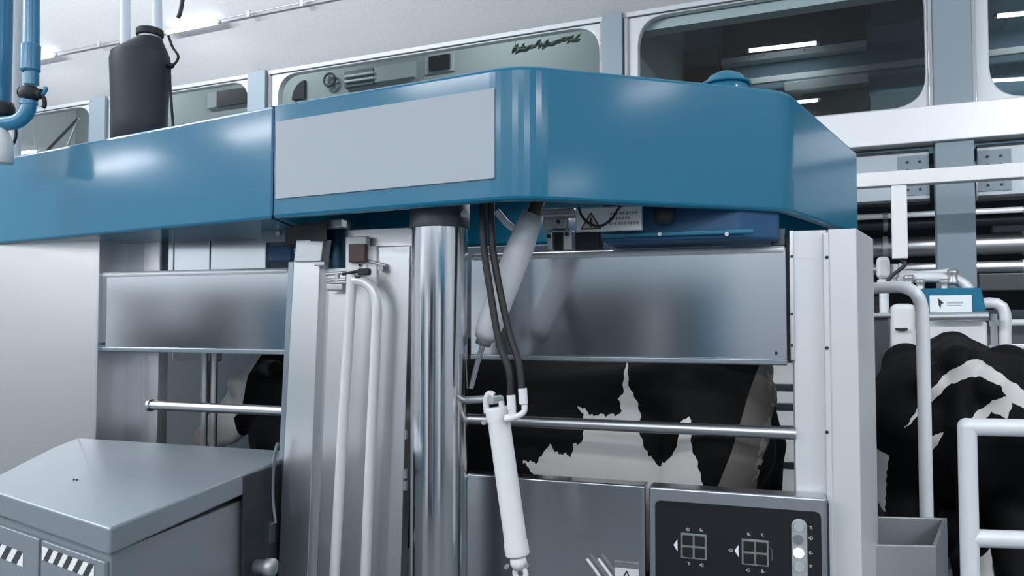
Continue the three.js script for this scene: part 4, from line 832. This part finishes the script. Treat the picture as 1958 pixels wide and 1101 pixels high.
// cow in the stall, heading to the feed recess
{
  const pos = V(-.06, 0, -2.98), turn = Math.PI, loc = toCow(pos, turn);
  const F1 = (list) => list.map(([x, y]) => { const q = loc(fz(x, y, -2.66)); return [q.x, q.y]; });
  const F2 = (list) => list.map(([x, y]) => { const q = loc(fz(x, y, -2.92)); return [q.x, q.y]; });
  const white = F1([[1192, 690], [1196, 700], [1200, 740], [1215, 775], [1220, 800], [1218, 830], [1235, 870], [1254, 893], [1270, 885], [1286, 872], [1299, 838], [1302, 800], [1322, 800], [1326, 850], [1336, 872], [1343, 905], [1352, 950], [1360, 1100], [960, 1100], [1000, 935], [1020, 906], [1000, 880], [1025, 885], [1052, 848], [1060, 862], [1075, 870], [1090, 872], [1095, 848], [1110, 850], [1115, 815], [1110, 800], [1098, 775], [1125, 795], [1150, 797], [1160, 792], [1172, 798], [1184, 790], [1177, 765], [1188, 755], [1189, 720]]);
  const grey = F1([[1450, 705], [1472, 705], [1494, 716], [1490, 760], [1478, 800], [1470, 850], [1450, 890], [1442, 1000], [1350, 1000], [1372, 930], [1400, 860], [1418, 800], [1432, 750]]);
  const dirt = F1([[1462, 720], [1492, 735], [1480, 800], [1464, 860], [1446, 920], [1440, 920], [1452, 850], [1474, 780]]);
  const blaze = F2([[470, 670], [514, 670], [506, 692], [487, 715], [480, 752], [468, 782], [449, 798], [449, 830], [460, 860], [472, 930], [330, 930], [330, 780], [380, 770], [410, 740], [430, 700]]);
  const po = loc(fz(535, 690, -2.98)), mu = loc(fz(402, 838, -2.98)), hd = { poll: [po.x, po.y, 0], muzzle: [mu.x, mu.y, 0] };
  const dx = mu.x - po.x, dy = mu.y - po.y, l = Math.hypot(dx, dy); hd.nx = -dy / l; hd.ny = dx / l; if (hd.ny < 0) { hd.nx = -hd.nx; hd.ny = -hd.ny; }
  const e = [0.36, .07].reduce(() => null, null);
  const eye = (s) => [po.x + dx * .36 + hd.nx * .05, po.y + dy * .36 + hd.ny * .03, .085 * s];
  cow('black and white dairy cow standing side on inside the stall behind the rail', pos, turn, cowBones(hd), (v) => {
    const [jx, jy] = jag(v[0], v[1], v[2]), x = v[0] + jx, y = v[1] + jy;
    if (v[1] < .07) return HOOF;
    if (v[0] > 1.75) { if ((v[0] - po.x) * dx / l + (v[1] - po.y) * dy / l > l * .94) return PNK; return inPoly(blaze, v[0], v[1]) ? WHT : BLK; }
    if (v[1] < .62 && v[0] < 1.75) return WHT;
    if (inPoly(white, x, y)) return WHT;
    if (inPoly(dirt, x, y) && hash3(Math.floor(x * 120), Math.floor(y * 60), 1) > .35) return [.26, .24, .22, 5];
    return inPoly(grey, v[0], v[1]) ? GRY : BLK;
  }, [eye(1), eye(-1)]);
}
// second cow seen from behind
{
  const d = 3.25, rump = pt(1832, 660, d), turn = (90 - 9) * Math.PI / 180, pos = V(rump.x, 0, rump.z), loc = toCow(pos, turn);
  const Q = (list) => list.map(([x, y]) => { const q = loc(pt(x, y, d + .12)); return [q.z, q.y]; });
  const s1 = Q([[1777, 742], [1804, 712], [1843, 686], [1868, 683], [1893, 700], [1932, 727], [1958, 749], [2010, 800], [2010, 830], [1958, 776], [1924, 757], [1917, 776], [1912, 786], [1888, 776], [1866, 796], [1839, 801], [1863, 776], [1888, 756], [1912, 747], [1902, 729], [1868, 713], [1843, 717], [1814, 729], [1777, 766], [1728, 817], [1745, 791], [1758, 768]]);
  const s2 = Q([[1780, 825], [1802, 815], [1794, 835], [1782, 852], [1776, 840]]), s3 = Q([[1700, 870], [1694, 913], [1690, 990], [1670, 990], [1670, 860]]);
  const hd = { poll: [1.8, 1.2, 0], muzzle: [1.86, .74, 0], nx: .95, ny: .28 };
  const bones = cowBones(hd);
  cow('black dairy cow with a white rump stripe seen from behind beyond the pipe gate', pos, turn, bones, (v) => {
    if (v[1] < .07) return HOOF;
    if (v[0] > .75) return v[0] > 1.8 && v[1] < .8 ? PNK : v[1] < .45 ? WHT : BLK;
    if (v[1] < .45) return WHT;
    const [jx, jy] = jag(v[2] * .7, v[1], v[0]);
    return [s1, s2, s3].some((s) => inPoly(s, v[2] + jx, v[1] + jy * .4)) ? WHT : BLK;
  }, [[1.9, 1.05, .1], [1.9, 1.05, -.1]]);
}
renderer.render(scene, camera);
